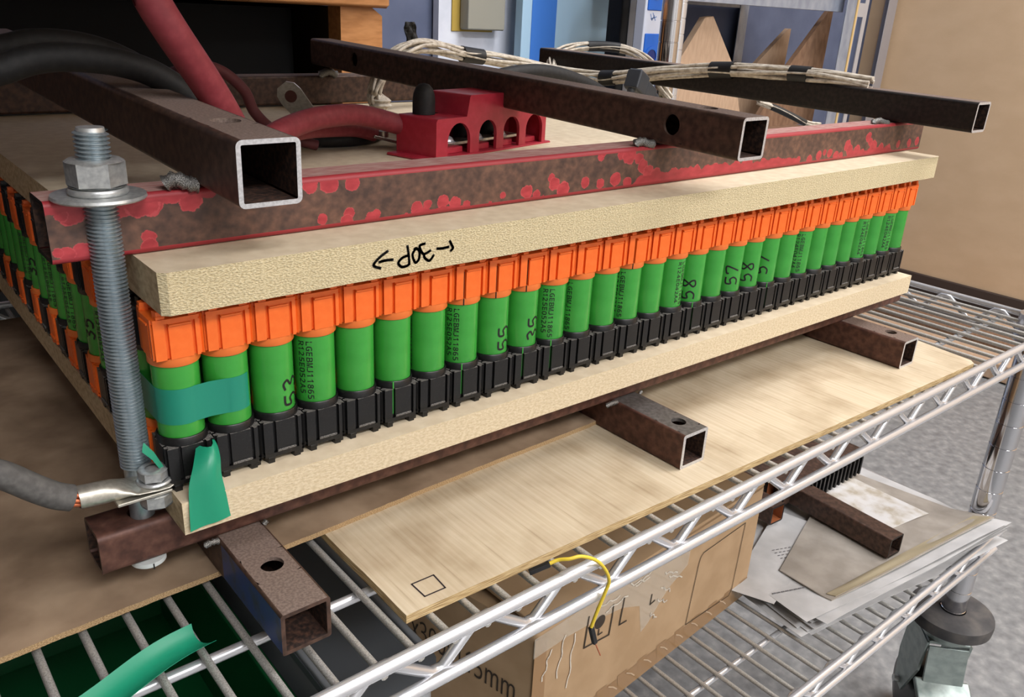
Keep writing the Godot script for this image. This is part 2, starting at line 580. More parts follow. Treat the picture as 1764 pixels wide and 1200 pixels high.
func room() -> void:
	var wall_blue := grained([c8(82, 90, 114), c8(86, 94, 118), c8(90, 98, 122)], [0.2, 0.5, 0.8], 0.01, Vector3(2, 2, 2), 0.85, 0.0, 60)
	var wall_tan := grained([c8(194, 165, 132), c8(197, 168, 135), c8(200, 171, 138)], [0.2, 0.5, 0.8], 0.008, Vector3(1.5, 2.5, 1.5), 0.7, 0.0, 61)
	var white := plain(c8(214, 213, 210), 0.9)
	var fl := grained([c8(106, 107, 108), c8(119, 120, 121), c8(126, 127, 127), c8(144, 144, 143)], [0.15, 0.42, 0.62, 0.9], 0.02, Vector3(4, 4, 4), 0.42, 0.0, 62)
	var x0 := -2.2
	var x1 := 2.45
	var z0 := -1.085
	var z1 := 3.0
	var h := 2.6
	var b := MB.new()
	b.box(Vector3((x0 + x1) / 2, -0.05, (z0 + z1) / 2), Vector3(x1 - x0 + 0.4, 0.1, z1 - z0 + 0.4))
	struct("floor", b, fl)
	b = MB.new()
	b.box(Vector3((x0 + x1) / 2, h + 0.05, (z0 + z1) / 2), Vector3(x1 - x0 + 0.4, 0.1, z1 - z0 + 0.4))
	struct("ceiling", b, white)
	b = MB.new()
	b.box(Vector3(x1 + 0.06, h / 2, (z0 + z1) / 2), Vector3(0.12, h, z1 - z0 + 0.24))
	struct("wall_right", b, wall_tan)
	b = MB.new()
	b.box(Vector3(x0 - 0.06, h / 2, (z0 + z1) / 2), Vector3(0.12, h, z1 - z0 + 0.24))
	struct("wall_left", b, plain(c8(96, 92, 88), 0.9))
	b = MB.new()
	b.box(Vector3((x0 + x1) / 2, h / 2, z0 - 0.06), Vector3(x1 - x0, h, 0.12))
	struct("wall_back", b, wall_blue)
	b = MB.new()
	b.box(Vector3((x0 + x1) / 2, h / 2, z1 + 0.06), Vector3(x1 - x0, h, 0.12))
	struct("wall_front", b, white)
	b = MB.new()
	b.box(Vector3(x1 - 0.006, 0.05, (z0 + z1) / 2), Vector3(0.012, 0.1, z1 - z0), 0.003)
	struct("baseboard_right", b, plain(c8(58, 46, 40), 0.6))


# ---------------------------------------------------------------- wire cart
const SX0 := -0.285
const SX1 := 0.781
const SZ0 := -0.45
const SZ1 := 0.091


func wire_shelf(called: String, parent: Node3D, yt: float) -> void:
	# yt: top of the cross wires
	var yr := yt + 0.0031
	var b := mb()
	b.tube([Vector3(SX0, yr, SZ1), Vector3(SX1, yr, SZ1)], 0.0032, 12)
	var sh := part(called, b, M.chrome, parent)
	for q in [[Vector3(SX0, yr, SZ0), Vector3(SX1, yr, SZ0)], [Vector3(SX0, yr, SZ0), Vector3(SX0, yr, SZ1)], [Vector3(SX1, yr, SZ0), Vector3(SX1, yr, SZ1)],
			[Vector3(SX0, yr - 0.0206, SZ1), Vector3(SX1, yr - 0.0206, SZ1)], [Vector3(SX0, yr - 0.0206, SZ0), Vector3(SX1, yr - 0.0206, SZ0)],
			[Vector3(SX1, yr - 0.0206, SZ0), Vector3(SX1, yr - 0.0206, SZ1)], [Vector3(SX0, yr - 0.0206, SZ0), Vector3(SX0, yr - 0.0206, SZ1)]]:
		b = mb()
		b.tube(q, 0.0032, 12)
		part("rail", b, M.chrome, sh)
	# zigzag truss wires along the front, the back and both ends
	for w in 4:
		var path := []
		var u0: float = SX0 if w < 2 else SZ0
		var u1: float = SX1 if w < 2 else SZ1
		var k := 0
		var u := u0 + 0.0085
		while u < u1 - 0.005:
			var up := k % 2 == 0
			for d in [-0.0035, 0.0035]:
				var y: float = yr - 0.0022 if up else yr - 0.0185
				var p := Vector3(u + d, y, SZ1 - 0.0035 if w == 0 else SZ0 + 0.0035)
				if w >= 2:
					p = Vector3(SX0 + 0.0035 if w == 2 else SX1 - 0.0035, y, u + d)
				path.append(p)
			u += 0.0286 if up else 0.0242
			k += 1
		b = mb()
		b.tube(path, 0.0026, 10)
		part("truss_wire", b, M.chrome, sh)
	for z in [0.0357, -0.115, -0.265, -0.40]:
		b = mb()
		b.tube([Vector3(SX0, yt - 0.0060, z), Vector3(SX1, yt - 0.0060, z)], 0.0025, 10)
		part("support_rod", b, M.chrome, sh)
	b = mb()
	b.tube([Vector3(0, yt - 0.0018, SZ0 - 0.001), Vector3(0, yt - 0.0018, SZ1 - 0.0004)], 0.0018, 8)
	var wm := b.mesh(M.wire, at(sh))
	var x := -0.0655 - 0.0178 * 12
	while x < SX1 - 0.008:
		var o := MeshInstance3D.new()
		o.name = "cross_wire"
		o.mesh = wm
		o.position.x = x
		sh.add_child(o, true)
		x += 0.0178


func cart() -> void:
	var t := thing("wire_cart", "chrome wire shelving cart on casters that carries the battery pack", "cart", P(0.25, -0.6, -0.2))
	wire_shelf("upper_shelf", t, -0.0681)
	wire_shelf("lower_shelf", t, -0.2985)
	wire_shelf("top_shelf", t, 0.30)
	var cover := mb()
	cover.box(Vector3(0.050, 0.3065, -0.18), Vector3(0.66, 0.012, 0.52), 0.001)
	part("shelf_liner", cover, M.board, t)
	for q in [[SX1, 0.07], [SX0, 0.07], [SX1, SZ0 + 0.02], [SX0, SZ0 + 0.02]]:
		var pr := [Vector2(0, -0.43), Vector2(0.0127, -0.43)]
		var y := -0.405
		var top := 0.95
		while y < top - 0.03:
			pr.append_array([Vector2(0.0127, y), Vector2(0.0121, y + 0.0004), Vector2(0.0121, y + 0.0014), Vector2(0.0127, y + 0.0018)])
			y += 0.0254
		pr.append_array([Vector2(0.0127, top), Vector2(0, top)])
		var b := mb()
		b.lathe(pr, Vector3(q[0], 0, q[1]), Basis(), 28)
		var post := part("post", b, M.bright_chrome, t)
		for ys in [-0.088, -0.3185, 0.28]:
			b = mb()
			b.lathe([Vector2(0.0128, 0), Vector2(0.0205, 0), Vector2(0.0185, 0.026), Vector2(0.0128, 0.026)], Vector3(q[0], ys, q[1]), Basis(), 28)
			part("collar", b, M.chrome, post)
		caster(t, q[0], q[1])


func caster(t: Node3D, x: float, z: float) -> void:
	var b := mb()
	b.lathe([Vector2(0.0135, -0.4065), Vector2(0.037, -0.4065), Vector2(0.0425, -0.409), Vector2(0.0432, -0.413), Vector2(0.0425, -0.422), Vector2(0.0135, -0.422)], Vector3(x, 0, z), Basis(), 40)
	var cs := part("caster", b, M.rubber, t, "round black rubber bumper with a swivel caster")
	b = mb()
	b.lathe([Vector2(0, -0.4222), Vector2(0.024, -0.4222), Vector2(0.027, -0.430), Vector2(0.024, -0.441), Vector2(0, -0.441)], Vector3(x, 0, z), Basis(), 28)
	part("swivel_plate", b, M.zinc_dull, cs)
	# the fork trails towards the back left
	var bs := Basis(Vector3.UP, deg_to_rad(222))
	var f := func(p: Vector3) -> Vector3: return Vector3(x, 0, z) + bs * p
	b = mb()
	b.box(f.call(Vector3(-0.012, -0.4435, 0)), Vector3(0.060, 0.005, 0.046), 0.002, bs)
	for s in [-1.0, 1.0]:
		var poly := PackedVector2Array([Vector2(-0.038, 0.0), Vector2(0.018, 0.0), Vector2(0.012, 0.045), Vector2(-0.014, 0.098), Vector2(-0.036, 0.098), Vector2(-0.044, 0.06)])
		b.prism(poly, -0.0015, 0.0015, false, f.call(Vector3(0, -0.4435, s * 0.0225)), bs * Basis(Vector3.RIGHT, PI / 2))
	part("fork", b, M.zinc_dull, cs)
	b = mb()
	b.box(f.call(Vector3(0.022, -0.470, 0)), Vector3(0.003, 0.046, 0.043), 0.001, bs * Basis(Vector3.BACK, 0.18))
	b.box(f.call(Vector3(0.034, -0.497, 0)), Vector3(0.030, 0.006, 0.060), 0.0025, bs * Basis(Vector3.BACK, -0.45))
	part("brake_pedal", b, M.zinc_dull, cs)
	b = mb()
	b.lathe([Vector2(0, -0.015), Vector2(0.030, -0.015), Vector2(0.044, -0.013), Vector2(0.050, -0.008), Vector2(0.050, 0.008), Vector2(0.044, 0.013), Vector2(0.030, 0.015), Vector2(0, 0.015)], f.call(Vector3(-0.025, -0.55, 0)), bs * Basis(Vector3.RIGHT, PI / 2), 32)
	part("wheel", b, M.black, cs)
	b = mb()
	b.tube([f.call(Vector3(-0.025, -0.535, -0.030)), f.call(Vector3(-0.025, -0.535, 0.030))], 0.0045, 10)
	part("axle_bolt", b, M.zinc, cs)


# ---------------------------------------------------------------- sheets of wood under and in the pack
func jag(a: Vector2, b: Vector2, k: int, amp: float) -> Array:
	var out := []
	for i in k:
		var p := a.lerp(b, float(i) / k)
		var nn := (b - a).normalized().orthogonal()
		out.append(p + nn * rng.randf_range(-amp, amp) * (0.0 if i == 0 else 1.0))
	return out


# a board as two surfaces: faces and edges
func board(called: String, poly: Array, y0: float, y1: float, face: Material, edge: Material, label: String, base: Vector3, xf := Transform3D(), edges := {}) -> MeshInstance3D:
	var pv := PackedVector2Array()
	for q in poly:
		pv.append(q)
	var fb := mb()
	fb.xf = fb.xf * xf
	var ix := Geometry2D.triangulate_polygon(pv)
	for k in range(0, ix.size(), 3):
		for e in [[y0, Vector3.DOWN], [y1, Vector3.UP]]:
			fb.tri(Vector3(pv[ix[k]].x, e[0], pv[ix[k]].y), Vector3(pv[ix[k + 1]].x, e[0], pv[ix[k + 1]].y), Vector3(pv[ix[k + 2]].x, e[0], pv[ix[k + 2]].y), e[1], e[1], e[1])
	var am := fb.mesh(face, base)
	var area := 0.0
	for i in pv.size():
		area += pv[i].cross(pv[(i + 1) % pv.size()])
	var sg := 1.0 if area > 0.0 else -1.0
	var by := {}
	for i in pv.size():
		var a := pv[i]
		var c := pv[(i + 1) % pv.size()]
		var d := c - a
		var nn := Vector2(d.y, -d.x).normalized() * sg
		var key := "side"
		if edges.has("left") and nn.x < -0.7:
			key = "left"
		if not by.has(key):
			by[key] = mb()
			by[key].xf = fb.xf
		by[key].quad(Vector3(a.x, y0, a.y), Vector3(c.x, y0, c.y), Vector3(c.x, y1, c.y), Vector3(a.x, y1, a.y), Vector3(nn.x, 0, nn.y))
	for key in by:
		by[key].mesh(edges.get(key, edge), base, am)
	var o := MeshInstance3D.new()
	o.name = numbered(called)
	o.mesh = am
	add_child(o)
	o.position = base
	o.set_meta("base", base)
	tag(o, label, "board")
	return o


const TILT := 0.00488


func tilt() -> Transform3D:
	return Transform3D(Basis(Vector3.BACK, TILT), Vector3.ZERO)


func boards() -> void:
	# light plywood sheet on the wires
	var poly := jag(Vector2(0.0642, 0.0709), Vector2(0.0649, -0.30), 40, 0.0003)
	poly.append_array([Vector2(0.0649, -0.30), Vector2(0.655, -0.30), Vector2(0.6035, 0.0800), Vector2(0.5985, 0.0846)])
	var pb := board("plywood_sheet", poly, -0.0681, -0.0636, M.ply, M.ply_edge, "pale plywood sheet on the wire shelf, marked with a small dark square", P(0.33, -0.0681, -0.1))
	var b := mb()
	var sq := V3([0.0777, -0.0635, 0.0543, 0.0897, -0.0635, 0.0546, 0.0888, -0.0635, 0.0654, 0.0778, -0.0635, 0.065, 0.0777, -0.0635, 0.0543])
	b.ribbon(sq, [Vector3.UP, Vector3.UP, Vector3.UP, Vector3.UP, Vector3.UP], 0.0008)
	part("burnt_square", b, plain(c8(34, 22, 26), 0.8), pb, "thin dark square outline")
	# darker board beneath the left of the pack, its front edge torn
	var f := func(x: float) -> Vector2: return Vector2(x, -0.0015 - 0.042 * x + 0.0005 * sin(x * 31.0))
	poly = [Vector2(-0.34, -0.40)]
	for i in 120:
		var x := -0.34 + (0.2655 + 0.34) * i / 119.0
		poly.append(f.call(x) + Vector2(0, rng.randf_range(-0.00022, 0.00022)))
	poly.append(Vector2(0.2655, -0.40))
	board("hardboard_sheet", poly, -0.0636, -0.0608, M.board, M.board_edge, "brown hardboard sheet with a ragged edge under the left tubes of the pack", P(0.0, -0.0636, -0.2))
	# the two boards that clamp the cells
	poly = [Vector2(-0.0091, 0.0193), Vector2(0.5983, 0.0193), Vector2(0.5983, -0.43), Vector2(-0.0091, -0.43)]
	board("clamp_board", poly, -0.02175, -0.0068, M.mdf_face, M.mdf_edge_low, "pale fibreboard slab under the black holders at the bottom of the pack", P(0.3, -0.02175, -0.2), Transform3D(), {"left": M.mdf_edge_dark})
	poly = [Vector2(-0.0078, 0.0179), Vector2(-0.0078, -0.43), Vector2(0.5973, -0.43), Vector2(0.5973, 0.0185), Vector2(0.5945, 0.0201)]
	poly.append_array(jag(Vector2(0.592, 0.0201), Vector2(-0.005, 0.0201), 160, 0.00012))
	poly.append(Vector2(-0.005, 0.0201))
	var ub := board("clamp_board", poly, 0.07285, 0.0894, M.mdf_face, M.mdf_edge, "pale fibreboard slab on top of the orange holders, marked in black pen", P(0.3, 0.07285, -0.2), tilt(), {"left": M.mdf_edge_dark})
	# the pen marks, upside down: an arrow, 30P and an arrow
	b = mb()
	b.xf = b.xf * tilt()
	for st in [[83.2, 80.7, 86, 81.0, 90.0, 80.8], [87.5, 85.0, 83.2, 82.6, 80.4, 79.7, 83.8, 77.9], [97.4, 85.9, 98.1, 81.6, 98.4, 77.7], [98.1, 81.6, 94.8, 80.9, 92.8, 78.9, 94.4, 76.9, 97.0, 76.9, 98.4, 77.5],
			[101.5, 83.8, 100.1, 81.7, 100.8, 78.9, 101.9, 77.7, 103.5, 79.3, 103.7, 82.4, 102.1, 84.1, 101.0, 83.9], [106.6, 85.7, 103.9, 85.1, 104.6, 82.6, 106.2, 81.0, 109.6, 82.1], [106.2, 81.0, 106.5, 79.2, 109.0, 77.5, 111.3, 79.7],
			[113.1, 82.5, 116, 82.2, 119.5, 82.4], [120.1, 85.1, 121.4, 82.7, 121.9, 81.5, 120.7, 80.4]]:
		var pts := []
		for i in range(0, st.size(), 2):
			pts.append(Vector3(st[i] / 1000.0, st[i + 1] / 1000.0 - 0.0005, 0.02032))
		pts = cat(pts, 5)
		var ns := []
		for q in pts:
			ns.append(Vector3.BACK)
		b.ribbon(pts, ns, 0.0012)
	part("pen_marks", b, M.pen, ub, "black pen arrows and 30P written upside down")


# ---------------------------------------------------------------- square steel tube along a direction
func rr(w: float, h: float, r: float) -> Array:
	# rounded rectangle corners, from (0,0) to (w,h): four arcs of points
	var out := []
	for c in [[w - r, h - r, 0.0], [r, h - r, PI / 2], [r, r, PI], [w - r, r, 1.5 * PI]]:
		for i in 5:
			var a: float = c[2] + PI / 2 * i / 4.0
			out.append(Vector2(c[0] + r * cos(a), c[1] + r * sin(a)))
	return out


# o: front lower left corner; ex across, ey up, ez along the tube away from its near end; holes: face -> list of [along, across, radius]
func sq_tube(o: Vector3, ex: Vector3, ey: Vector3, ez: Vector3, w: float, h: float, L: float, wall: float, r: float, holes := {}, skip := [], xf := Transform3D()) -> Dictionary:
	var outer := mb()
	outer.xf = outer.xf * xf
	var ends := mb()
	ends.xf = outer.xf
	var inner := mb()
	inner.xf = outer.xf
	var extra := {"inner": inner}
	var faces := {"top": [o + ex * r + ey * h, ez, ex, w - 2 * r, ey], "bottom": [o + ex * r, ez, ex, w - 2 * r, -ey], "left": [o + ey * r, ez, ey, h - 2 * r, -ex], "right": [o + ex * w + ey * r, ez, ey, h - 2 * r, ex]}
	for k in faces:
		var F = faces[k]
		var tgt := outer
		if k in skip:
			tgt = mb()
			tgt.xf = outer.xf
			extra[k] = tgt
		tgt.holed(F[0], F[1], F[2], L, F[3], F[4], holes.get(k, []), wall)
		inner.holed(F[0] - F[4] * wall, F[1], F[2], L, F[3], -F[4], holes.get(k, []))
	var lo := rr(w, h, r)
	for c in 4:
		for i in 4:
			var p0: Vector2 = lo[c * 5 + i]
			var p1: Vector2 = lo[c * 5 + i + 1]
			var a0 := PI / 2 * c + PI / 2 * i / 4.0
			var a1 := PI / 2 * c + PI / 2 * (i + 1) / 4.0
			var n0 := ex * cos(a0) + ey * sin(a0)
			var n1 := ex * cos(a1) + ey * sin(a1)
			var A := o + ex * p0.x + ey * p0.y
			var B := o + ex * p1.x + ey * p1.y
			outer.squad(A, B, B + ez * L, A + ez * L, n0, n1, n1, n0)
	var ri := maxf(r - wall, 0.0004)
	var li := rr(w - 2 * wall, h - 2 * wall, ri)
	for s in [[0.0, -ez], [L, ez]]:
		for i in 20:
			var j := (i + 1) % 20
			var q := [lo[i], lo[j], li[j] + Vector2(wall, wall), li[i] + Vector2(wall, wall)]
			var w4 := []
			for p in q:
				w4.append(o + ex * p.x + ey * p.y + ez * s[0])
			ends.quad(w4[0], w4[1], w4[2], w4[3], s[1])
	return {"outer": outer, "ends": ends, "extra": extra}


func tube_part(called: String, parent: Node3D, d: Dictionary, m: Material, me: Material, extra := {}) -> MeshInstance3D:
	var o := MeshInstance3D.new()
	o.name = called
	var am: ArrayMesh = d.outer.mesh(m, at(parent))
	d.ends.mesh(me, at(parent), am)
	for k in d.extra:
		d.extra[k].mesh(extra.get(k, M.inside), at(parent), am)
	o.mesh = am
	parent.add_child(o, true)
	o.set_meta("base", at(parent))
	return o


func weld(parent: Node3D, pts: Array, r: float) -> void:
	var b := mb()
	var rs := []
	var path := cat(pts, 5)
	for i in path.size():
		rs.append(r * (0.75 + 0.45 * absf(sin(i * 1.9)) + rng.randf_range(-0.1, 0.1)) * (0.4 if i == 0 or i == path.size() - 1 else 1.0))
	b.tube(path, r, 9, true, rs)
	part("weld_bead", b, M.weld, parent)


func lower_frame() -> void:
	var t := thing("lower_clamp_frame", "rusty welded square tube frame under the pack, one tube side painted blue", "frame", P(0.3, -0.0636, -0.2))
	var X := Vector3.RIGHT
	var Y := Vector3.UP
	var Z := Vector3.FORWARD
	# front and back rails
	var d := sq_tube(Vector3(-0.0379, -0.0409, 0.0015), Z, Y, X, 0.0208, 0.0190, 0.665, 0.0018, 0.003, {"top": [[0.0202, 0.0075, 0.0055]]})
	tube_part("front_rail", t, d, M.rust_red, M.rust)
	d = sq_tube(Vector3(-0.0379, -0.0409, -0.405), Z, Y, X, 0.0208, 0.0190, 0.665, 0.0018, 0.003)
	tube_part("back_rail", t, d, M.rust, M.rust)
	# cross tubes: x of the left side, near end, height
	d = sq_tube(Vector3(0.0094, -0.0608, 0.0656), X, Y, Z, 0.0216, 0.0199, 0.50, 0.0018, 0.0012, {"top": [[0.0330, 0.0104, 0.0050]]}, ["left", "top"])
	var lf: MB = d.extra.left
	lf.v.clear()
	lf.n.clear()
	lf.t.clear()
	var rest := mb()
	for q in [[lf, 0.0, 0.060], [rest, 0.060, 0.50]]:
		q[0].quad(Vector3(0.0094, -0.0596, 0.0656 - q[1]), Vector3(0.0094, -0.0596, 0.0656 - q[2]), Vector3(0.0094, -0.0421, 0.0656 - q[2]), Vector3(0.0094, -0.0421, 0.0656 - q[1]), Vector3.LEFT)
	d.extra["rest"] = rest
	tube_part("cross_tube", t, d, M.rust, M.rust, {"left": M.blue_paint, "rest": M.rust, "top": M.rust_dusty}).set_meta("label", "near tube with a faded blue side")
	d = sq_tube(Vector3(0.2628, -0.0636, 0.0581), X, Y, Z, 0.0223, 0.0227, 0.50, 0.0022, 0.0016, {"top": [[0.0145, 0.0105, 0.0046]]}, ["top"])
	tube_part("cross_tube", t, d, M.rust_red, M.cut_steel, {"top": M.tube_top})
	d = sq_tube(Vector3(0.5314, -0.0636, 0.0553), X, Y, Z, 0.0225, 0.0227, 0.50, 0.0020, 0.0022, {"top": [[0.0185, 0.0110, 0.0046]]}, ["top"])
	tube_part("cross_tube", t, d, M.rust_red, M.cut_steel, {"top": M.rust_dusty})
	weld(t, V3([0.0030, -0.0415, 0.0030, 0.0060, -0.0405, 0.0036, 0.0095, -0.0412, 0.0032]), 0.0014)
	weld(t, V3([0.0305, -0.041, 0.0030, 0.0322, -0.0392, 0.0030]), 0.0012)
	weld(t, V3([0.254, -0.0415, 0.0030, 0.259, -0.0408, 0.0034, 0.2640, -0.0415, 0.0030]), 0.0015)
	weld(t, V3([0.2845, -0.041, 0.0030, 0.2868, -0.0397, 0.0030]), 0.0011)


func rail_texture() -> ImageTexture:
	# front face of the red-painted rail, 652 x 23.2 mm: rust with runs of red paint
	var W := 2048
	var H := 80
	var im := Image.create(W, H, false, Image.FORMAT_RGB8)
	var f1 := noise(0.05, 5, 5)
	var f2 := noise(0.012, 6, 3)
	var f3 := noise(0.06, 8, 3)
	for x in W:
		for y in H:
			var k := clampf(0.5 + f1.get_noise_2d(x, y) * 0.7 + f2.get_noise_2d(x, y) * 0.35, 0.0, 1.0)
			im.set_pixel(x, y, c8(64, 46, 40).lerp(c8(112, 80, 64), k))
	var sc := W / 652.0
	var B := [8, 18.2, 5.2, 5, 17.1, 2.4, 51, 18.2, 4.9, 24, 19.3, 6.0, 36, 18.1, 4.8, 18, 20.4, 2.9, 45, 20.0, 2.9, 33, 20.0, 7.2, 10, 2.6, 3.4, 5, 2.4, 2.9, 2, 3.0, 1.9, 34, 4.9, 2.9, 34, 1.1, 3.4, 102, 19.0, 3.6, 111, 18.7, 4.4, 122, 18.2, 3.7, 107, 3.3, 2.6, 120, 4.5, 2.9, 131, 1.6, 2.4, 119, 1.1, 3.2, 134, 2.4, 2.4]
	B.append_array([156, 2.7, 3.4, 162, 4.0, 2.5, 171, 4.5, 3.4, 178, 2.9, 3.5, 185, 1.3, 2.3, 208, 3.8, 1.8, 224, 4.1, 3.7, 231, 2.2, 2.5, 241, 10.0, 2.5, 243, 6.7, 3.8, 250, 2.9, 4.5, 266, 5.3, 3.3, 278, 3.6, 3.0, 290, 4.9, 4.1, 300, 2.4, 3.4, 277, 19.1, 2.6, 279, 20.9, 2.0, 293, 18.7, 2.7, 300, 18.3, 5.5, 308, 15.8, 3.5, 312, 10.8, 4.2, 318, 6.3, 4.9])
	B.append_array([324, 4.8, 4.5, 340, 4.0, 4.2, 362, 3.6, 4.2, 380, 3.2, 4.5, 402, 3.0, 4.5, 416, 3.3, 4.4, 432, 2.8, 4.2, 449, 2.8, 3.6, 461, 2.8, 2.2, 474, 2.8, 2.6, 488, 1.6, 3.4, 500, 3.8, 3.6, 507, 5.6, 2.2, 514, 4.8, 3.4, 523, 2.1, 3.6, 537, 9.0, 4.4, 541, 5.0, 4.5, 552, 4.0, 4.4, 566, 13.6, 3.8, 570, 9.5, 3.4, 576, 5.5, 5.0, 588, 3.0, 4.6, 600, 2.5, 3.6, 615, 5.0, 3.0, 633, 4.8, 3.4, 646, 5.5, 3.4, 657, 6.0, 2.4])
	B.append_array([60, 22, 1.2, 150, 0.4, 1.0, 200, 0.4, 1.2, 330, 1.0, 3.0, 350, 1.0, 3.0, 372, 1.0, 3.0, 392, 1.0, 3.0, 425, 1.0, 3.0, 530, 1.5, 3.0, 560, 1.5, 3.4, 582, 1.5, 3.4])
	for i in range(0, B.size(), 3):
		var cx: float = B[i] * sc
		var cy: float = (22.3 - B[i + 1]) / 23.2 * H
		var r: float = B[i + 2] * sc
		for x in range(maxi(0, int(cx - r * 1.3)), mini(W, int(cx + r * 1.3) + 1)):
			for y in H:
				var q := Vector2((x - cx) / r, (y - cy) / (r / sc / 23.2 * H))
				var dd := q.length() + f3.get_noise_2d(x, y * 0.8) * 0.22
				if dd < 1.0:
					var c := c8(178, 58, 64).lerp(c8(150, 40, 48), clampf(0.5 + f1.get_noise_2d(x * 0.6, y) * 0.9, 0, 1))
					if dd > 0.9:
						c = c8(184, 70, 74)
					im.set_pixel(x, y, c)
	# places where the paint ran along the lower edge
	for x in W:
		var mm := x / sc
		var hgt := 0.0
		for w in [[304.0, 480.0, 5.6], [128.0, 140.0, 2.2], [150.0, 190.0, 2.0], [222.0, 236.0, 2.2], [536.0, 610.0, 3.6]]:
			hgt = maxf(hgt, w[2] * smoothstep(w[0], w[0] + 8.0, mm) * (1.0 - smoothstep(w[1] - 14.0, w[1], mm)))
		hgt += f2.get_noise_2d(x * 2.0, 900) * 2.6 * signf(hgt)
		var low := 0.0
		for w in [[-10.0, 66.0, 4.2], [92.0, 132.0, 1.8], [280.0, 312.0, 2.2]]:
			low = maxf(low, w[2] * smoothstep(w[0], w[0] + 6.0, mm) * (1.0 - smoothstep(w[1] - 10.0, w[1], mm)))
		low += f2.get_noise_2d(x * 2.2, 1300) * 2.4 * signf(low)
		for y in H:
			var up := (H - 1 - y) / float(H) * 23.2 - 0.9
			if up < hgt or 22.3 - up < low:
				im.set_pixel(x, y, c8(172, 54, 61).lerp(c8(146, 38, 46), clampf(0.5 + f1.get_noise_2d(x * 0.5, y) * 0.9, 0, 1)))
	# the painted edges along the top and the bottom
	for x in W:
		var k0 := 2.5 + f2.get_noise_2d(x * 2.0, 300) * 3.0
		var k1 := 1.6 + f2.get_noise_2d(x * 2.4, 500) * 3.2
		for y in H:
			if y < k0:
				im.set_pixel(x, y, c8(166, 52, 58))
			elif y > H - 1 - k1:
				im.set_pixel(x, y, c8(150, 46, 50))
	return ImageTexture.create_from_image(im)


func upper_frame() -> void:
	var t := thing("upper_clamp_frame", "square tube frame on top of the pack, red paint dripped down its front rail", "frame", P(0.3, 0.0894, -0.2))
	var X := Vector3.RIGHT
	var Y := Vector3.UP
	var Z := Vector3.FORWARD
	var xf := tilt()
	var d := sq_tube(Vector3(-0.0357, 0.0896, -0.0072), Z, Y, X, 0.0218, 0.0232, 0.652, 0.0018, 0.0022, {"top": [[0.018, 0.0087, 0.0065]], "bottom": [[0.018, 0.0087, 0.0065]]}, ["left", "top"], xf)
	var rm := plain(Color.WHITE, 0.5)
	rm.albedo_texture = rail_texture()
	rm.texture_repeat = false
	d.extra.left.t.clear()
	for p in d.extra.left.v:
		var l: Vector3 = (d.outer.xf.affine_inverse() * p)
		d.extra.left.t.append(Vector2((l.x + 0.0357) / 0.652, 1.0 - (l.y - 0.0905) / 0.0222))
	var dusty := grained([c8(150, 92, 88), c8(166, 124, 116), c8(178, 148, 138)], [0.2, 0.5, 0.8], 0.02, Vector3(6, 20, 60), 0.85, 0.0, 71)
	var red := plain(c8(150, 44, 50), 0.5)
	tube_part("front_rail", t, d, red, M.dark_steel, {"left": rm, "top": dusty})
	d = sq_tube(Vector3(-0.0357, 0.0908, -0.422), Z, Y, X, 0.0254, 0.0256, 0.652, 0.0018, 0.0022, {}, ["top"], xf)
	tube_part("back_rail", t, d, M.rust, M.dark_steel, {"top": M.rust_dusty})
	# cross tubes: left x, front z, rise towards the back (radians)
	var T := [[0.0180, 0.0350, 0.028, 0.0242, "top"], [0.2840, 0.0515, 0.026, 0.0227, ""], [0.5675, 0.0508, 0.0155, 0.0218, ""]]
	for i in 3:
		var q = T[i]
		var bs := Basis(Vector3.RIGHT, q[2])
		var holes := {}
		if i == 0:
			holes = {"top": [[0.040, 0.0105, 0.0058]]}
		elif i == 1:
			holes = {"top": [[0.034, 0.0105, 0.0058]], "left": [[0.0475, 0.0095, 0.0058], [0.405, 0.0095, 0.0058]]}
		d = sq_tube(Vector3(q[0], 0.1130, q[1]), X, bs * Y, bs * Z, q[3], q[3], 0.485, 0.0018, 0.0024, holes, ["top"], xf)
		tube_part("cross_tube", t, d, [M.rust, M.rust, M.dark_steel][i], M.cut_steel, {"top": M.rust_dusty})
	weld(t, V3([0.0065, 0.115, -0.010, 0.0105, 0.117, -0.008, 0.0145, 0.115, -0.007, 0.0185, 0.1145, -0.0065]), 0.0028)
	weld(t, V3([0.270, 0.1155, -0.010, 0.275, 0.117, -0.009, 0.279, 0.1155, -0.0085, 0.284, 0.1150, -0.008]), 0.0023)
	weld(t, V3([0.540, 0.1165, -0.012, 0.547, 0.118, -0.011, 0.553, 0.1165, -0.0105, 0.5600, 0.1155, -0.010]), 0.0021)
	weld(t, V3([0.018, 0.1170, -0.418, 0.018, 0.1225, -0.416, 0.018, 0.1270, -0.417]), 0.0016)
	weld(t, V3([0.284, 0.1180, -0.420, 0.293, 0.1215, -0.4185, 0.302, 0.1180, -0.420]), 0.0032)
	weld(t, V3([0.563, 0.1200, -0.420, 0.572, 0.1215, -0.4185, 0.581, 0.1200, -0.420]), 0.0028)


# ---------------------------------------------------------------- cells and their holders
var meshes := {}


func outline(slots: bool, deep := 8.45) -> PackedVector2Array:
	# one side, seen from in front, as (along, out) in mm; the four sides are alike
	var side := [[-9.4, 9.4], [-5.3, 9.7], [-5.3, deep], [-3.9, deep], [-3.9, 10.0], [4.9, 10.0], [4.9, deep], [6.3, deep], [6.3, 10.0], [7.7, 10.0], [7.7, 8.6], [8.6, 8.6]]
	if not slots:
		side = [[-9.4, 9.4], [-5.3, 9.85], [-3.9, 10.0], [4.9, 10.0], [6.3, 10.0], [7.7, 10.0], [7.9, 8.6], [8.6, 8.6]]
	var out := PackedVector2Array()
	for k in 4:
		for q in side:
			out.append(Vector2(q[0], q[1]).rotated(-k * PI / 2) / 1000.0)
	return out


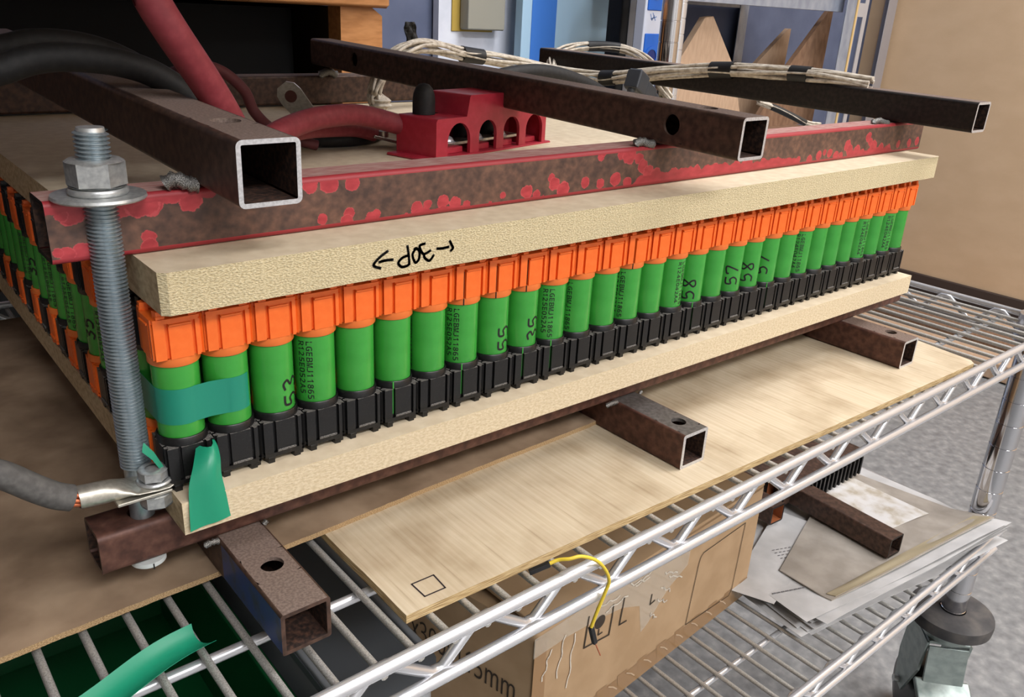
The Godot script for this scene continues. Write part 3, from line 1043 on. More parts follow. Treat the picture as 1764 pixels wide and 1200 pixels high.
func make_meshes() -> void:
	# holder with its foot tips at y = 0: feet, body with ribs and slots, collar round the cell; the upper ones hang upside down
	for up in ["", "_up"]:
		var start := func() -> MB:
			var w := MB.new()
			if up:
				w.xf = Transform3D(Basis.from_scale(Vector3(1, -1, 1)), Vector3.ZERO)
				w.mir = true
			return w
		var b: MB = start.call()
		b.prism(outline(false), 0.0031, 0.0049)
		b.prism(outline(true, 8.45), 0.0049, 0.0198)
		meshes["body" + up] = b.mesh(M.black)
		b = start.call()
		b.lathe([Vector2(0.0093, 0.0199), Vector2(0.0101, 0.0199), Vector2(0.0101, 0.0231), Vector2(0.0098, 0.0235), Vector2(0.0093, 0.0235), Vector2(0.0093, 0.0199)], Vector3.ZERO, Basis(), 36)
		meshes["collar" + up] = b.mesh(M.black)
		b = start.call()
		b.prism(PackedVector2Array([Vector2(-0.0019, -0.0015), Vector2(0.0019, -0.0015), Vector2(0.0014, 0.0015), Vector2(-0.0014, 0.0015)]), 0.0, 0.0031)
		b.box(Vector3(0, 0.0024, 0.0004), Vector3(0.0036, 0.0014, 0.0030), 0.0003)
		meshes["foot" + up] = b.mesh(M.black)
		b = start.call()
		b.box(Vector3(0.0005, 0.0058, 0.0101), Vector3(0.0088, 0.0010, 0.0012), 0.0003)
		meshes["ledge" + up] = b.mesh(M.black_dusty)
	var b := MB.new()
	# grey dust that lies on the shoulders of the lower holders
	b.prism(outline(true, 8.45), 0.0198, 0.01995)
	meshes.dust = b.mesh(M.black_dusty)
	b = MB.new()
	b.lathe([Vector2(0, 0), Vector2(0.0090, 0), Vector2(0.0092, 0.0004), Vector2(0.0092, 0.0646), Vector2(0.0088, 0.065), Vector2(0, 0.065)], Vector3.ZERO, Basis(), 40)
	meshes.cell = b.mesh(M.green)
	b = MB.new()
	b.lathe([Vector2(0.0040, 0.065), Vector2(0.0040, 0.0658), Vector2(0, 0.0658)], Vector3.ZERO, Basis(), 20)
	meshes.cap = b.mesh(M.zinc)


func sub(called: String, m: Mesh, parent: Node3D, p := Vector3.ZERO, turn := 0.0, mat: Material = null) -> MeshInstance3D:
	var o := MeshInstance3D.new()
	o.name = called
	o.mesh = m
	o.position = p
	o.rotation.y = turn
	if mat:
		o.material_override = mat
	parent.add_child(o, true)
	return o


func make_holder(mat: Material, collar: Material, dusty: bool, up := "") -> Node3D:
	var h := Node3D.new()
	sub("body", meshes["body" + up], h, Vector3.ZERO, 0.0, mat)
	sub("collar", meshes["collar" + up], h, Vector3.ZERO, 0.0, collar)
	for k in 4:
		var s := Vector3(-0.0064, 0, 0.0078).rotated(Vector3.UP, k * PI / 2)
		sub("foot", meshes["foot" + up], h, s, k * PI / 2, mat)
		if k % 2 == 1:
			continue
		var s2 := Vector3(0.0058, 0, 0.0078).rotated(Vector3.UP, k * PI / 2)
		sub("foot", meshes["foot" + up], h, s2, k * PI / 2, mat)
	for k in 4:
		sub("ledge", meshes["ledge" + up], h, Vector3.ZERO, k * PI / 2, null if dusty else mat)
	if dusty:
		sub("dust", meshes.dust, h).set_meta("kind", "stuff")
	return h


# print bent round a cell: flat letters in a plane (gx along the line, gy up the letters), the line running down the cell
func cell_text(words: String, ang: float, ytop: float, length: float, high: float) -> MB:
	var tm := TextMesh.new()
	var f := SystemFont.new()
	f.font_names = PackedStringArray(["Droid Sans Mono"])
	tm.font = f
	tm.text = words
	tm.font_size = 32
	tm.pixel_size = 0.01
	tm.depth = 0.0
	tm.curve_step = 1.0
	tm.horizontal_alignment = HORIZONTAL_ALIGNMENT_LEFT
	var a := tm.get_mesh_arrays()
	var vv: PackedVector3Array = a[Mesh.ARRAY_VERTEX]
	var lo := Vector2(1e9, 1e9)
	var hi := Vector2(-1e9, -1e9)
	for p in vv:
		lo = lo.min(Vector2(p.x, p.y))
		hi = hi.max(Vector2(p.x, p.y))
	var b := MB.new()
	var ix: PackedInt32Array = a[Mesh.ARRAY_INDEX]
	var R := 0.00923
	for k in range(0, ix.size(), 3):
		var q := []
		var ns := []
		for w in 3:
			var p: Vector3 = vv[ix[k + w]]
			var gx := (p.x - lo.x) / (hi.x - lo.x) * length
			var gy := ((p.y - lo.y) / (hi.y - lo.y) - 0.5) * high
			var th := ang + gy / R
			ns.append(Vector3(sin(th), 0, cos(th)))
			q.append(Vector3(sin(th), 0, cos(th)) * R + Vector3.UP * (ytop - gx))
		for dy in [-0.00009, 0.00009]:
			b.tri(q[0] + Vector3(0, dy, 0), q[1] + Vector3(0, dy, 0), q[2] + Vector3(0, dy, 0), ns[0], ns[1], ns[2])
			var sh: Vector3 = Vector3.UP.cross(ns[0]) * dy + ns[0] * 0.00002
			b.tri(q[0] + sh, q[1] + sh, q[2] + sh, ns[0], ns[1], ns[2])
	return b


const DIGITS := {"5": [[0.75, 1.3, 0.15, 1.25, 0.12, 0.75, 0.55, 0.85, 0.78, 0.5, 0.5, 0.1, 0.05, 0.1]], "7": [[0.05, 1.1, 0.1, 1.3, 0.8, 1.3, 0.35, 0.05]], "8": [[0.8, 1.25, 0.3, 1.3, 0.2, 1.0, 0.7, 0.5, 0.75, 0.15, 0.35, 0.05, 0.15, 0.3, 0.45, 0.7, 0.8, 1.25]], "3": [[0.1, 1.25, 0.5, 1.35, 0.75, 1.05, 0.4, 0.75, 0.8, 0.45, 0.5, 0.05, 0.1, 0.15]]}


# pen figures on a cell, turned a quarter so that the line runs up the cell
func pen_number(words: String, ang: float, y0: float, size: float) -> MB:
	var b := MB.new()
	var R := 0.00924
	var u := 0.0
	for ch in words:
		for st in DIGITS[ch]:
			var pl := []
			for i in range(0, st.size(), 2):
				pl.append(Vector3(st[i], st[i + 1], 0))
			pl = cat(pl, 5)
			var pts := []
			var ns := []
			for p in pl:
				var th: float = ang - (p.y - 0.65) * size / R
				ns.append(Vector3(sin(th), 0, cos(th)))
				pts.append(Vector3(sin(th), 0, cos(th)) * R + Vector3.UP * (y0 + u + p.x * size))
			b.ribbon(pts, ns, 0.0011)
		u += size * 1.15
	return b


func eye_angle(x: float, z: float) -> float:
	# which way round a cell faces the near left corner of the scene, where the print was turned to
	return atan2(-0.096 - x, 0.319 - z)


func cells() -> void:
	make_meshes()
	var up_holder := make_holder(M.orange, M.collar, false, "_up")
	var low_holder := make_holder(M.black, M.black, true)
	var up_black := make_holder(M.black, M.black, false, "_up")
	var low_orange := make_holder(M.orange, M.collar, false)
	var cell := MeshInstance3D.new()
	cell.mesh = meshes.cell
	sub("cap", meshes.cap, cell)
	var two := {3: ["R125E052A5", -0.40], 7: ["R125E052A5", -0.36], 10: ["R125E052A5", 0.0], 11: ["R124E042A4", -0.52], 13: ["R124E042A4", -0.33], 22: ["R124E042A4", 0.18]}
	var one := {6: -0.84, 12: -0.84}
	var rline := {15: 0.66, 26: 0.6, 28: 0.5}
	var pen := {2: ["53", 0.84, 0.0185], 8: ["55", 0.82, 0.0185], 9: ["35", 0.84, 0.0200], 16: ["58", 0.12, 0.0185], 18: ["57", 0.42, 0.0215], 19: ["58", 0.20, 0.0205], 20: ["57", 0.02, 0.0225]}
	for i in 30:
		var from_left := i < 15
		var place := ordinal(i) if from_left else ordinal(29 - i)
		var corner := "left corner" if from_left else "right end"
		var x := PITCH * i
		var c: MeshInstance3D = cell.duplicate()
		c.name = numbered("battery_cell")
		add_child(c)
		c.position = P(x, 0.0, 0.0)
		var say := ""
		var th := eye_angle(x, 0)
		if two.has(i):
			var q = two[i]
			var a: float = th + asin(q[1])
			sub("printed_code", cell_text("LGEBMJ11865", a + 0.20, 0.0455, 0.0275, 0.0026).mesh(M.ink), c)
			sub("printed_code", cell_text(q[0], a - 0.20, 0.0455, 0.0250, 0.0026).mesh(M.ink), c)
			say = ", with two-line code"
		elif one.has(i):
			sub("printed_code", cell_text("LGEBMJ11865", th + asin(one[i]), 0.0455, 0.0275, 0.0026).mesh(M.ink), c)
			say = ", code at left edge"
		elif rline.has(i):
			var a2: float = th + asin(rline[i])
			sub("printed_code", cell_text("R124E042A4", a2, 0.0455, 0.0260, 0.0024).mesh(M.ink), c)
			sub("printed_code", cell_text("LGEBMJ11865", a2 + 0.40, 0.0455, 0.0275, 0.0026).mesh(M.ink), c)
			say = ", code at right edge"
		if pen.has(i):
			var q2 = pen[i]
			sub("pen_number", pen_number(q2[0], th + asin(q2[1]), q2[2], 0.0064).mesh(M.pen), c)
			say = ", pen mark at its edge" if q2[1] > 0.7 else ", pen number %s" % q2[0]
		tag(c, "green cell %s from the %s of the front row%s" % [place, corner, say], "battery", "green cells in the front row")
		for up in [false, true]:
			var h: Node3D = (up_holder if up else low_holder).duplicate()
			h.name = numbered("cell_holder")
			add_child(h)
			h.position = P(x, 0.0713 if up else -0.0068, 0.0)
			tag(h, ("orange holder on the %s cell from the %s of the front row" if up else "black holder under the %s cell from the %s of the front row") % [place, corner], "cell holder", "orange holders over the front row" if up else "black holders under the front row")
			# narrow splits that show the cell or the dark behind
			if up and i in [7, 8, 9, 13]:
				var k := MB.new()
				k.box(Vector3(-0.0045 if i != 9 else -0.0039, -0.0130, 0.00855), Vector3(0.0005, 0.0130, 0.0006))
				k.box(Vector3(-0.0045, -0.0217, 0.00905), Vector3(0.0005, 0.0034, 0.0004))
				sub("split", k.mesh(M.black_panel), h)
			elif not up and i in [5, 7, 9, 10, 16, 20]:
				var k2 := MB.new()
				k2.box(Vector3(-0.0046, 0.0130, 0.0086), Vector3(0.0006, 0.0130, 0.0004))
				k2.box(Vector3(-0.0046, 0.0217, 0.00905), Vector3(0.0006, 0.0034, 0.0004), 0.0)
				sub("split", k2.mesh(M.green), h)
	# the left face: one cell of each row behind the corner
	for j in range(1, 18):
		var z := -PITCH * j
		var c2: MeshInstance3D = cell.duplicate()
		c2.name = numbered("battery_cell")
		add_child(c2)
		c2.position = P(0, 0, z)
		var say2 := ""
		if j in [3, 4, 7, 9, 12]:
			var a3: float = -PI / 2 + 0.5
			sub("printed_code", cell_text("LGEBMJ11865", a3 + 0.2, 0.0455, 0.0275, 0.0026).mesh(M.ink), c2)
			sub("printed_code", cell_text("R125E052A5", a3 - 0.2, 0.0455, 0.0250, 0.0026).mesh(M.ink), c2)
			say2 = ", printed code"
		elif j in [5, 11]:
			sub("pen_number", pen_number("35", -PI / 2 + 0.35, 0.0250, 0.0052).mesh(M.pen), c2)
			say2 = ", pen number"
		tag(c2, "green cell in the shaded left face, %s row behind the front corner%s" % [ordinal(j - 1), say2], "battery", "green cells along the left face")
		for up in [false, true]:
			var black_up := j % 2 == 1
			var src := (up_black if black_up else up_holder) if up else (low_orange if black_up else low_holder)
			var h2: Node3D = src.duplicate()
			h2.name = numbered("cell_holder")
			add_child(h2)
			h2.position = P(0, 0.0713 if up else -0.0068, z)
			tag(h2, "%s holder at the %s of the left face, %s row behind the front corner" % ["black" if black_up == up else "orange", "top" if up else "bottom", ordinal(j - 1)], "cell holder", "holders along the left face")
	# the second row, glimpsed between the cells of the first
	for i in range(1, 30):
		var c4: MeshInstance3D = cell.duplicate()
		c4.name = numbered("battery_cell")
		add_child(c4)
		c4.position = P(PITCH * i, 0, -PITCH)
		var place2 := "%s front cell from the left corner" % ordinal(i) if i < 15 else "%s front cell from the right end" % ordinal(29 - i)
		tag(c4, "green cell of the second row glimpsed behind the %s" % place2, "battery", "hidden cells of the second row")
		var h3: Node3D = low_orange.duplicate()
		h3.name = numbered("cell_holder")
		add_child(h3)
		h3.position = P(PITCH * i, -0.0068, -PITCH)
		tag(h3, "orange holder of the second row low behind the %s" % place2, "cell holder", "hidden lower holders of the second row")
	for o in [up_holder, low_holder, up_black, low_orange, cell]:
		o.free()


# ---------------------------------------------------------------- the threaded rod at the near corner
const RX := -0.0178
const RZ := -0.0067


func hex(b: MB, c: Vector3, af: float, h: float, bs := Basis()) -> void:
	var poly := PackedVector2Array()
	for k in 6:
		poly.append(Vector2.from_angle(TAU * k / 6 + 0.35) * af / 2 / cos(PI / 6))
	b.prism(poly, h * 0.08, h * 0.92, false, c, bs)
	b.lathe([Vector2(af * 0.30, h * 0.92), Vector2(af * 0.565, h * 0.92), Vector2(af * 0.50, h), Vector2(af * 0.30, h)], c, bs, 30)
	b.lathe([Vector2(0, 0), Vector2(af * 0.5, 0), Vector2(af * 0.565, h * 0.08)], c, bs, 30)


func clamp_rod() -> void:
	var b := mb()
	b.lathe([Vector2(0, -0.036), Vector2(0.0046, -0.036), Vector2(0.0049, -0.0355), Vector2(0.0049, 0.0015), Vector2(0.0054, 0.002)], Vector3(RX, 0, RZ), Basis(), 26)
	var t := solo("threaded_rod", b, M.galv, "zinc threaded rod standing at the near corner between the two tube frames", "rod", P(RX, -0.036, RZ))
	# the thread as one helix
	b = mb()
	var pit := 0.0015
	var prof := [[0.0, 0.0049], [0.35, 0.0060], [0.5, 0.0060], [0.85, 0.0049], [1.0, 0.0049]]
	var sides := 24
	var y0 := 0.0010
	var turns := int((0.1365 - y0) / pit)
	for k in turns:
		for s in sides:
			var a0 := TAU * s / sides
			var a1 := TAU * (s + 1) / sides
			for q in 4:
				var A := []
				for w in [[a0, q], [a1, q], [a1, q + 1], [a0, q + 1]]:
					var y: float = y0 + pit * (k + w[0] / TAU + prof[w[1]][0])
					A.append(Vector3(RX + cos(w[0]) * prof[w[1]][1], y, RZ + sin(w[0]) * prof[w[1]][1]))
				var am := (a0 + a1) / 2
				var dr: float = prof[q + 1][1] - prof[q][1]
				var dy: float = (prof[q + 1][0] - prof[q][0]) * pit
				var slope := Vector2(dy, -dr).normalized()
				b.squad(A[0], A[1], A[2], A[3], Vector3(cos(a0) * slope.x, slope.y, sin(a0) * slope.x), Vector3(cos(a1) * slope.x, slope.y, sin(a1) * slope.x), Vector3(cos(a1) * slope.x, slope.y, sin(a1) * slope.x), Vector3(cos(a0) * slope.x, slope.y, sin(a0) * slope.x))
	part("thread", b, M.galv, t)
	b = mb()
	b.lathe([Vector2(0, 0.1362), Vector2(0.0049, 0.1362), Vector2(0.0046, 0.1378), Vector2(0, 0.1378)], Vector3(RX, 0, RZ), Basis(), 24)
	part("rod_end", b, M.zinc, t)
	b = mb()
	b.lathe([Vector2(0.0062, 0.1127), Vector2(0.0158, 0.1127), Vector2(0.0163, 0.1133), Vector2(0.0160, 0.1143), Vector2(0.0062, 0.1143)], Vector3(RX, 0, RZ), Basis(), 44)
	solo("flat_washer", b, M.zinc, "wide flat zinc washer on the red end of the upper front rail", "washer", P(RX, 0.1127, RZ))
	b = mb()
	b.lathe([Vector2(0.0062, 0.1144), Vector2(0.0098, 0.1144), Vector2(0.0103, 0.1150), Vector2(0.0103, 0.1162), Vector2(0.0098, 0.1168), Vector2(0.0062, 0.1168)], Vector3(RX, 0, RZ), Basis(), 40)
	solo("lock_washer", b, M.zinc, "narrow thick zinc lock washer between the flat washer and the nut", "washer", P(RX, 0.1144, RZ))
	b = mb()
	hex(b, Vector3(RX, 0.1169, RZ), 0.0176, 0.0100)
	solo("hex_nut", b, M.zinc, "zinc hex nut screwed down on top of the threaded rod at the near corner", "nut", P(RX, 0.1169, RZ))
	# bolt head hanging under the lower rail
	b = mb()
	b.lathe([Vector2(0, -0.0442), Vector2(0.0060, -0.0442), Vector2(0.0072, -0.0432), Vector2(0.0072, -0.0412), Vector2(0, -0.0412)], Vector3(-0.0185, 0, -0.0042), Basis(), 36)
	var w := solo("bolt_head", b, plain(c8(205, 210, 208), 0.4, 0.2), "pale round bolt head showing below the near end of the lower front rail", "bolt", P(-0.0185, -0.0442, 0.0005))
	b = mb()
	b.box(Vector3(-0.0185, -0.0428, 0.0029), Vector3(0.0005, 0.0026, 0.0006))
	part("mark", b, M.pen, w)


func power_lug() -> void:
	# grey cable with a tinned lug, bolted to the tab beside the rod
	var pth := cat(V3([-0.115, 0.045, 0.000, -0.092, 0.0325, 0.002, -0.0755, 0.0235, 0.004, -0.0662, 0.0188, 0.004, -0.0563, 0.0094, 0.004, -0.0500, 0.0040, 0.004, -0.0450, 0.0012, 0.004]), 8)
	var t := thing("power_cable", "grey cable with a tinned lug bolted beside the foot of the threaded rod", "cable", P(-0.06, -0.006, 0.004))
	var b := mb()
	b.tube(pth, 0.0052, 20)
	part("jacket", b, M.grey_cable, t)
	b = mb()
	for k in 9:
		var a := TAU * k / 9.0
		var o := Vector3(0, sin(a), cos(a)) * 0.0029
		b.tube([Vector3(-0.0462, 0.0018, 0.004) + o * 1.1, Vector3(-0.0415, 0.0002, 0.004) + o], 0.0010, 6)
	b.tube([Vector3(-0.0462, 0.0018, 0.004), Vector3(-0.0415, 0.0002, 0.004)], 0.0022, 8)
	part("copper_strands", b, M.copper, t)
	# lug: barrel, flattening into a palm
	b = mb()
	var secs := []
	for q in [[-0.0428, 0.0004, 0.0043, 0.0043], [-0.0424, 0.0004, 0.0047, 0.0047], [-0.0340, -0.0003, 0.0047, 0.0047], [-0.0300, -0.0005, 0.0041, 0.0055], [-0.0255, -0.0010, 0.0024, 0.0068], [-0.0225, -0.0016, 0.0012, 0.0078], [-0.0150, -0.0022, 0.0011, 0.0082], [-0.0105, -0.0027, 0.0011, 0.0074], [-0.0080, -0.0030, 0.0010, 0.0052]]:
		var ring := []
		for k in 25:
			var a := TAU * k / 24.0
			var n := Vector3(0, sin(a) / q[2], cos(a) / q[3]).normalized()
			ring.append([Vector3(q[0], q[1] + sin(a) * q[2], 0.004 + cos(a) * q[3]), n])
		secs.append(ring)
	for i in secs.size() - 1:
		for k in 24:
			b.squad(secs[i][k][0], secs[i][k + 1][0], secs[i + 1][k + 1][0], secs[i + 1][k][0], secs[i][k][1], secs[i][k + 1][1], secs[i + 1][k + 1][1], secs[i + 1][k][1])
	var c9 := Vector3(-0.0080, -0.0030, 0.004)
	for k in 24:
		b.tri(c9, secs[8][k][0], secs[8][k + 1][0], Vector3.RIGHT, Vector3.RIGHT, Vector3.RIGHT)
	part("lug", b, M.tin, t)
	# steel tab from the rod that the lug lies on
	b = mb()
	b.box(Vector3(-0.0200, -0.0046, 0.0020), Vector3(0.0215, 0.0016, 0.0180), 0.0005)
	solo("bus_tab", b, M.tin, "flat tinned tab under the cable lug at the foot of the threaded rod", "metal tab", P(-0.02, -0.0054, 0.002))
	b = mb()
	b.lathe([Vector2(0, -0.0010), Vector2(0.0068, -0.0010), Vector2(0.0070, -0.0004), Vector2(0.0066, 0.0002), Vector2(0, 0.0002)], Vector3(-0.0145, 0, 0.0050), Basis(), 30)
	hex(b, Vector3(-0.0145, 0.0002, 0.0050), 0.0102, 0.0046)
	solo("hex_bolt", b, M.zinc, "hex bolt head on top of the cable lug beside the threaded rod", "bolt", P(-0.0145, -0.001, 0.005))
	b = mb()
	hex(b, Vector3(-0.0145, -0.0118, 0.0050), 0.0112, 0.0060)
	solo("hex_nut", b, M.zinc, "small zinc nut beneath the cable lug at the foot of the threaded rod", "nut", P(-0.0145, -0.0118, 0.005))


# ---------------------------------------------------------------- green tape
func strip(path: Array, up: Array, w: float) -> Array:
	# grid of points: each path point spread across by w along its own direction
	var g := []
	for i in path.size():
		var row := []
		for k in 5:
			row.append(path[i] + up[i] * w * (k / 4.0 - 0.5))
		g.append(row)
	return g


func tapes() -> void:
	# band round the corner cells
	var path := []
	var R := 0.00935
	for k in 9:
		var a := lerpf(-PI * 0.80, -PI / 2 + 0.1, k / 8.0)
		path.append(Vector3(sin(a) * R, 0, -PITCH + cos(a) * R))
	for k in 13:
		var a2 := lerpf(-PI / 2 + 0.1, 0.45, k / 12.0)
		path.append(Vector3(sin(a2) * R, 0, cos(a2) * R))
	path.append(Vector3(0.0101, 0, 0.0078))
	for k in 9:
		var a3 := lerpf(-0.40, 0.78, k / 8.0)
		path.append(Vector3(PITCH + sin(a3) * R, 0, cos(a3) * R))
	var g := []
	for i in path.size():
		var row := []
		for k in 5:
			row.append(path[i] + Vector3.UP * (0.0225 + 0.0155 * k / 4.0))
		g.append(row)
	var b := mb()
	b.sheet(g, 0.00015)
	solo("tape_strip", b, M.tape_thin, "band of green tape wrapped round the two cells at the near corner", "tape", P(0.01, 0.0225, 0))
	# loose end hanging from the corner holder over the edge of the lower board
	path = cat(V3([0.0060, 0.0120, 0.0140, 0.0052, 0.0100, 0.0165, 0.0036, 0.0060, 0.0190, 0.0016, 0.0000, 0.0203, 0.0012, -0.0080, 0.0208, 0.0010, -0.0190, 0.0212]), 4)
	g = []
	for i in path.size():
		var k2 := float(i) / (path.size() - 1)
		var w := lerpf(0.0066, 0.0172, pow(k2, 0.8))
		var row := []
		for k in 6:
			var s := k / 5.0 - 0.5
			row.append(path[i] + Vector3(s * w, s * 0.0010, -0.0060 * (1 - k2) * s * s * 4.0 + 0.0004 * sin(s * 9.0)))
		g.append(row)
	b = mb()
	b.sheet(g, 0.00015)
	solo("tape_strip", b, M.tape, "green tape tail hanging over the near corner of the lower board", "tape", P(0.0012, -0.019, 0.0212))
	# little curl between the rod and the corner
	g = [V3([-0.0165, 0.0165, 0.0040, -0.0172, 0.0150, 0.0045, -0.0178, 0.0130, 0.0050]), V3([-0.0135, 0.0120, 0.0055, -0.0140, 0.0103, 0.0058, -0.0145, 0.0088, 0.0060]), V3([-0.0105, 0.0045, 0.0065, -0.0108, 0.0030, 0.0066, -0.0112, 0.0018, 0.0067]), V3([-0.0095, -0.0015, 0.0066, -0.0096, -0.0025, 0.0066, -0.0098, -0.0035, 0.0066])]
	b = mb()
	b.sheet(g, 0.00015)
	solo("tape_strip", b, M.tape, "small curl of green tape between the threaded rod and the corner holder", "tape", P(-0.013, -0.003, 0.006))
	# strip lying on the wires at the near left
	g = []
	for i in 14:
		var k3 := i / 13.0
		var c := Vector3(-0.0115, -0.0648, 0.0305).lerp(Vector3(-0.0640, -0.0640, 0.0465), k3)
		var cross := Vector3(0.28, 0, 0.96).normalized()
		var row := []
		for k in 9:
			var s := k / 8.0 - 0.5
			row.append(c + cross * s * 0.0165 + Vector3.UP * (s * s * 0.016 - 0.0022 + 0.0018 * sin(k3 * 5.0)) + Vector3(0.008 * s * s, 0, 0) * (1 - k3))
		g.append(row)
	b = mb()
	b.sheet(g, 0.00015)
	solo("tape_strip", b, M.tape, "curled strip of green tape lying on the shelf wires at the lower left", "tape", P(-0.03, -0.0675, 0.036))


# ---------------------------------------------------------------- red terminal block on top of the pack
func terminal_block() -> void:
	var o := Vector3(0.2157, 0.0903, -0.130)
	var lx := Vector3(0.9703, 0, -0.2419)
	var lz := Vector3(0.2419, 0, 0.9703)
	var bs := Basis(lx, lz, Vector3.UP)       # prism polygon (x, z) -> (along, up), its height -> towards the viewer
	var yb := Basis(lx, Vector3.UP, lz)
	var f := func(a: float, y: float, z: float) -> Vector3: return o + lx * a + Vector3.UP * y + lz * z
	var t := thing("terminal_block", "red plastic terminal block with four arched openings on the upper board", "terminal block", P(o.x + 0.06, o.y, o.z - 0.02))
	var arches := [[0.0115, 0.0345, 0.0225], [0.0440, 0.0635, 0.0225], [0.0715, 0.0905, 0.0230], [0.0985, 0.1195, 0.0230]]
	var out := func(r: float) -> PackedVector2Array:
		var p := PackedVector2Array()
		var arc := func(c: Vector2, rr_: float, a0: float, a1: float) -> void:
			for i in 6:
				p.append(c + Vector2.from_angle(lerpf(a0, a1, i / 5.0)) * rr_)
		p.append(Vector2(0, 0))
		arc.call(Vector2(r, 0.026 - r), r, PI, PI / 2)
		p.append(Vector2(0.0305, 0.026))
		arc.call(Vector2(0.0330 + r, 0.0395 - r), r, PI, PI / 2)
		arc.call(Vector2(0.0990 - r, 0.0395 - r), r, PI / 2, 0.0)
		p.append(Vector2(0.1000, 0.026))
		arc.call(Vector2(0.1240 - r, 0.026 - r), r, PI / 2, 0.0)
		p.append(Vector2(0.1240, 0))
		return p
	for side in 2:
		var poly: PackedVector2Array = out.call(0.0025)
		for k in ([3, 2, 1, 0] if side == 0 else []):
			var A = arches[k]
			var w: float = (A[1] - A[0]) / 2
			var c := Vector2((A[0] + A[1]) / 2, A[2] - w)
			poly.append(Vector2(A[1], 0))
			for i in 13:
				poly.append(c + Vector2.from_angle(PI * i / 12.0) * w)
			poly.append(Vector2(A[0], 0))
		var b := mb()
		b.prism(poly, -0.0024 if side == 0 else -0.0350, 0.0 if side == 0 else -0.0326, true, o, bs)
		if side == 0:
			# the roof and the end walls as a stepped band
			var band: PackedVector2Array = out.call(0.0025)
			var inner := PackedVector2Array([Vector2(0.1216, 0), Vector2(0.1216, 0.0236), Vector2(0.0976, 0.0236), Vector2(0.0966, 0.0371), Vector2(0.0354, 0.0371), Vector2(0.0330, 0.0236), Vector2(0.0024, 0.0236), Vector2(0.0024, 0)])
			band.append_array(inner)
			b.prism(band, -0.0326, -0.0024, true, o, bs)
		part("cover" if side == 0 else "back_wall", b, M.red_plastic, t)
	var b2 := mb()
	b2.box(f.call(0.0610, 0.0010, -0.0175), Vector3(0.140, 0.0020, 0.037), 0.0008, yb)
	part("base_plate", b2, M.red_plastic, t)
	for A in arches:
		b2 = mb()
		b2.box(f.call((A[0] + A[1]) / 2 + 0.001, 0.0040, -0.0100), Vector3(A[1] - A[0] - 0.005, 0.0042, 0.010), 0.0006, yb)
		part("pedestal", b2, M.red_plastic, t)
	b2 = mb()
	b2.box(f.call(0.056, 0.0072, -0.0170), Vector3(0.096, 0.0022, 0.014), 0.0004, yb)
	part("bus_bar", b2, M.tin, t)
	for k in 3:
		var A2 = arches[k]
		var c2: Vector3 = f.call((A2[0] + A2[1]) / 2 + 0.001, 0.0083, -0.0120)
		b2 = mb()
		b2.lathe([Vector2(0, 0), Vector2(0.0058, 0), Vector2(0.0060, 0.0007), Vector2(0.0050, 0.0012), Vector2(0.0046, 0.0022), Vector2(0.0036, 0.0036), Vector2(0.0020, 0.0044), Vector2(0, 0.0047)], c2, Basis(), 24)
		part("screw", b2, M.chrome, t)
		b2 = mb()
		b2.lathe([Vector2(0, 0), Vector2(0.0066, 0), Vector2(0.0066, 0.016), Vector2(0.0050, 0.019), Vector2(0, 0.020)], f.call((A2[0] + A2[1]) / 2 + 0.003, 0.0065, -0.0250), Basis(), 22)
		part("stud", b2, M.black_cable, t)
	for q in [[0.0150, -0.0245, 0.0262, 0.0075, 0.0195], [0.1080, -0.0290, 0.0262, 0.0062, 0.0185]]:
		b2 = mb()
		var r: float = q[3]
		var h: float = q[4]
		b2.lathe([Vector2(0, 0), Vector2(r, 0), Vector2(r, h * 0.45), Vector2(r * 0.93, h * 0.66), Vector2(r * 0.75, h * 0.84), Vector2(r * 0.45, h * 0.96), Vector2(0, h)], f.call(q[0], q[2], q[1]), Basis(), 28)
		solo("stud_cap", b2, M.black_cable, "black rubber dome cap on the %s low end of the red terminal block" % ("left" if q[0] < 0.05 else "right"), "cap", P(f.call(q[0], q[2], q[1]).x, q[2] + o.y, f.call(q[0], q[2], q[1]).z))


# ---------------------------------------------------------------- cables on top of the pack
func cable(called: String, pts: Array, r: float, m: Material, label: String) -> MeshInstance3D:
	var b := mb()
	var path := cat(V3(pts), 8)
	b.tube(path, r, 18)
	return solo(called, b, m, label, "cable", path[path.size() / 2] + Vector3(0, G - r, 0))


func bundle(pts: Array, n: int, r: float, spread: Vector2, m: Material, label: String, wraps: Array) -> void:
	var path := cat(V3(pts), 7)
	var t := thing("wire_bundle", label, "cable", path[path.size() / 2] + Vector3(0, G, 0))
	for k in n:
		var a := TAU * k / n
		var p := []
		for i in path.size():
			var tg: Vector3 = (path[mini(i + 1, path.size() - 1)] - path[maxi(i - 1, 0)]).normalized()
			var s := tg.cross(Vector3.UP).normalized()
			var u := s.cross(tg)
			var w := 0.35 * sin(i * 0.23 + k * 1.7)
			p.append(path[i] + s * cos(a + w) * spread.x + u * sin(a + w) * spread.y)
		var b := mb()
		b.tube(p, r, 7)
		part("wire", b, m, t)
	for w in wraps:
		var i0 := int(w[0] * (path.size() - 1))
		var i1 := int(w[1] * (path.size() - 1))
		var b := mb()
		b.tube(path.slice(i0, i1 + 1), maxf(spread.x, spread.y) + r * 0.9, 14)
		part("tape_wrap", b, M.black_tape, t)


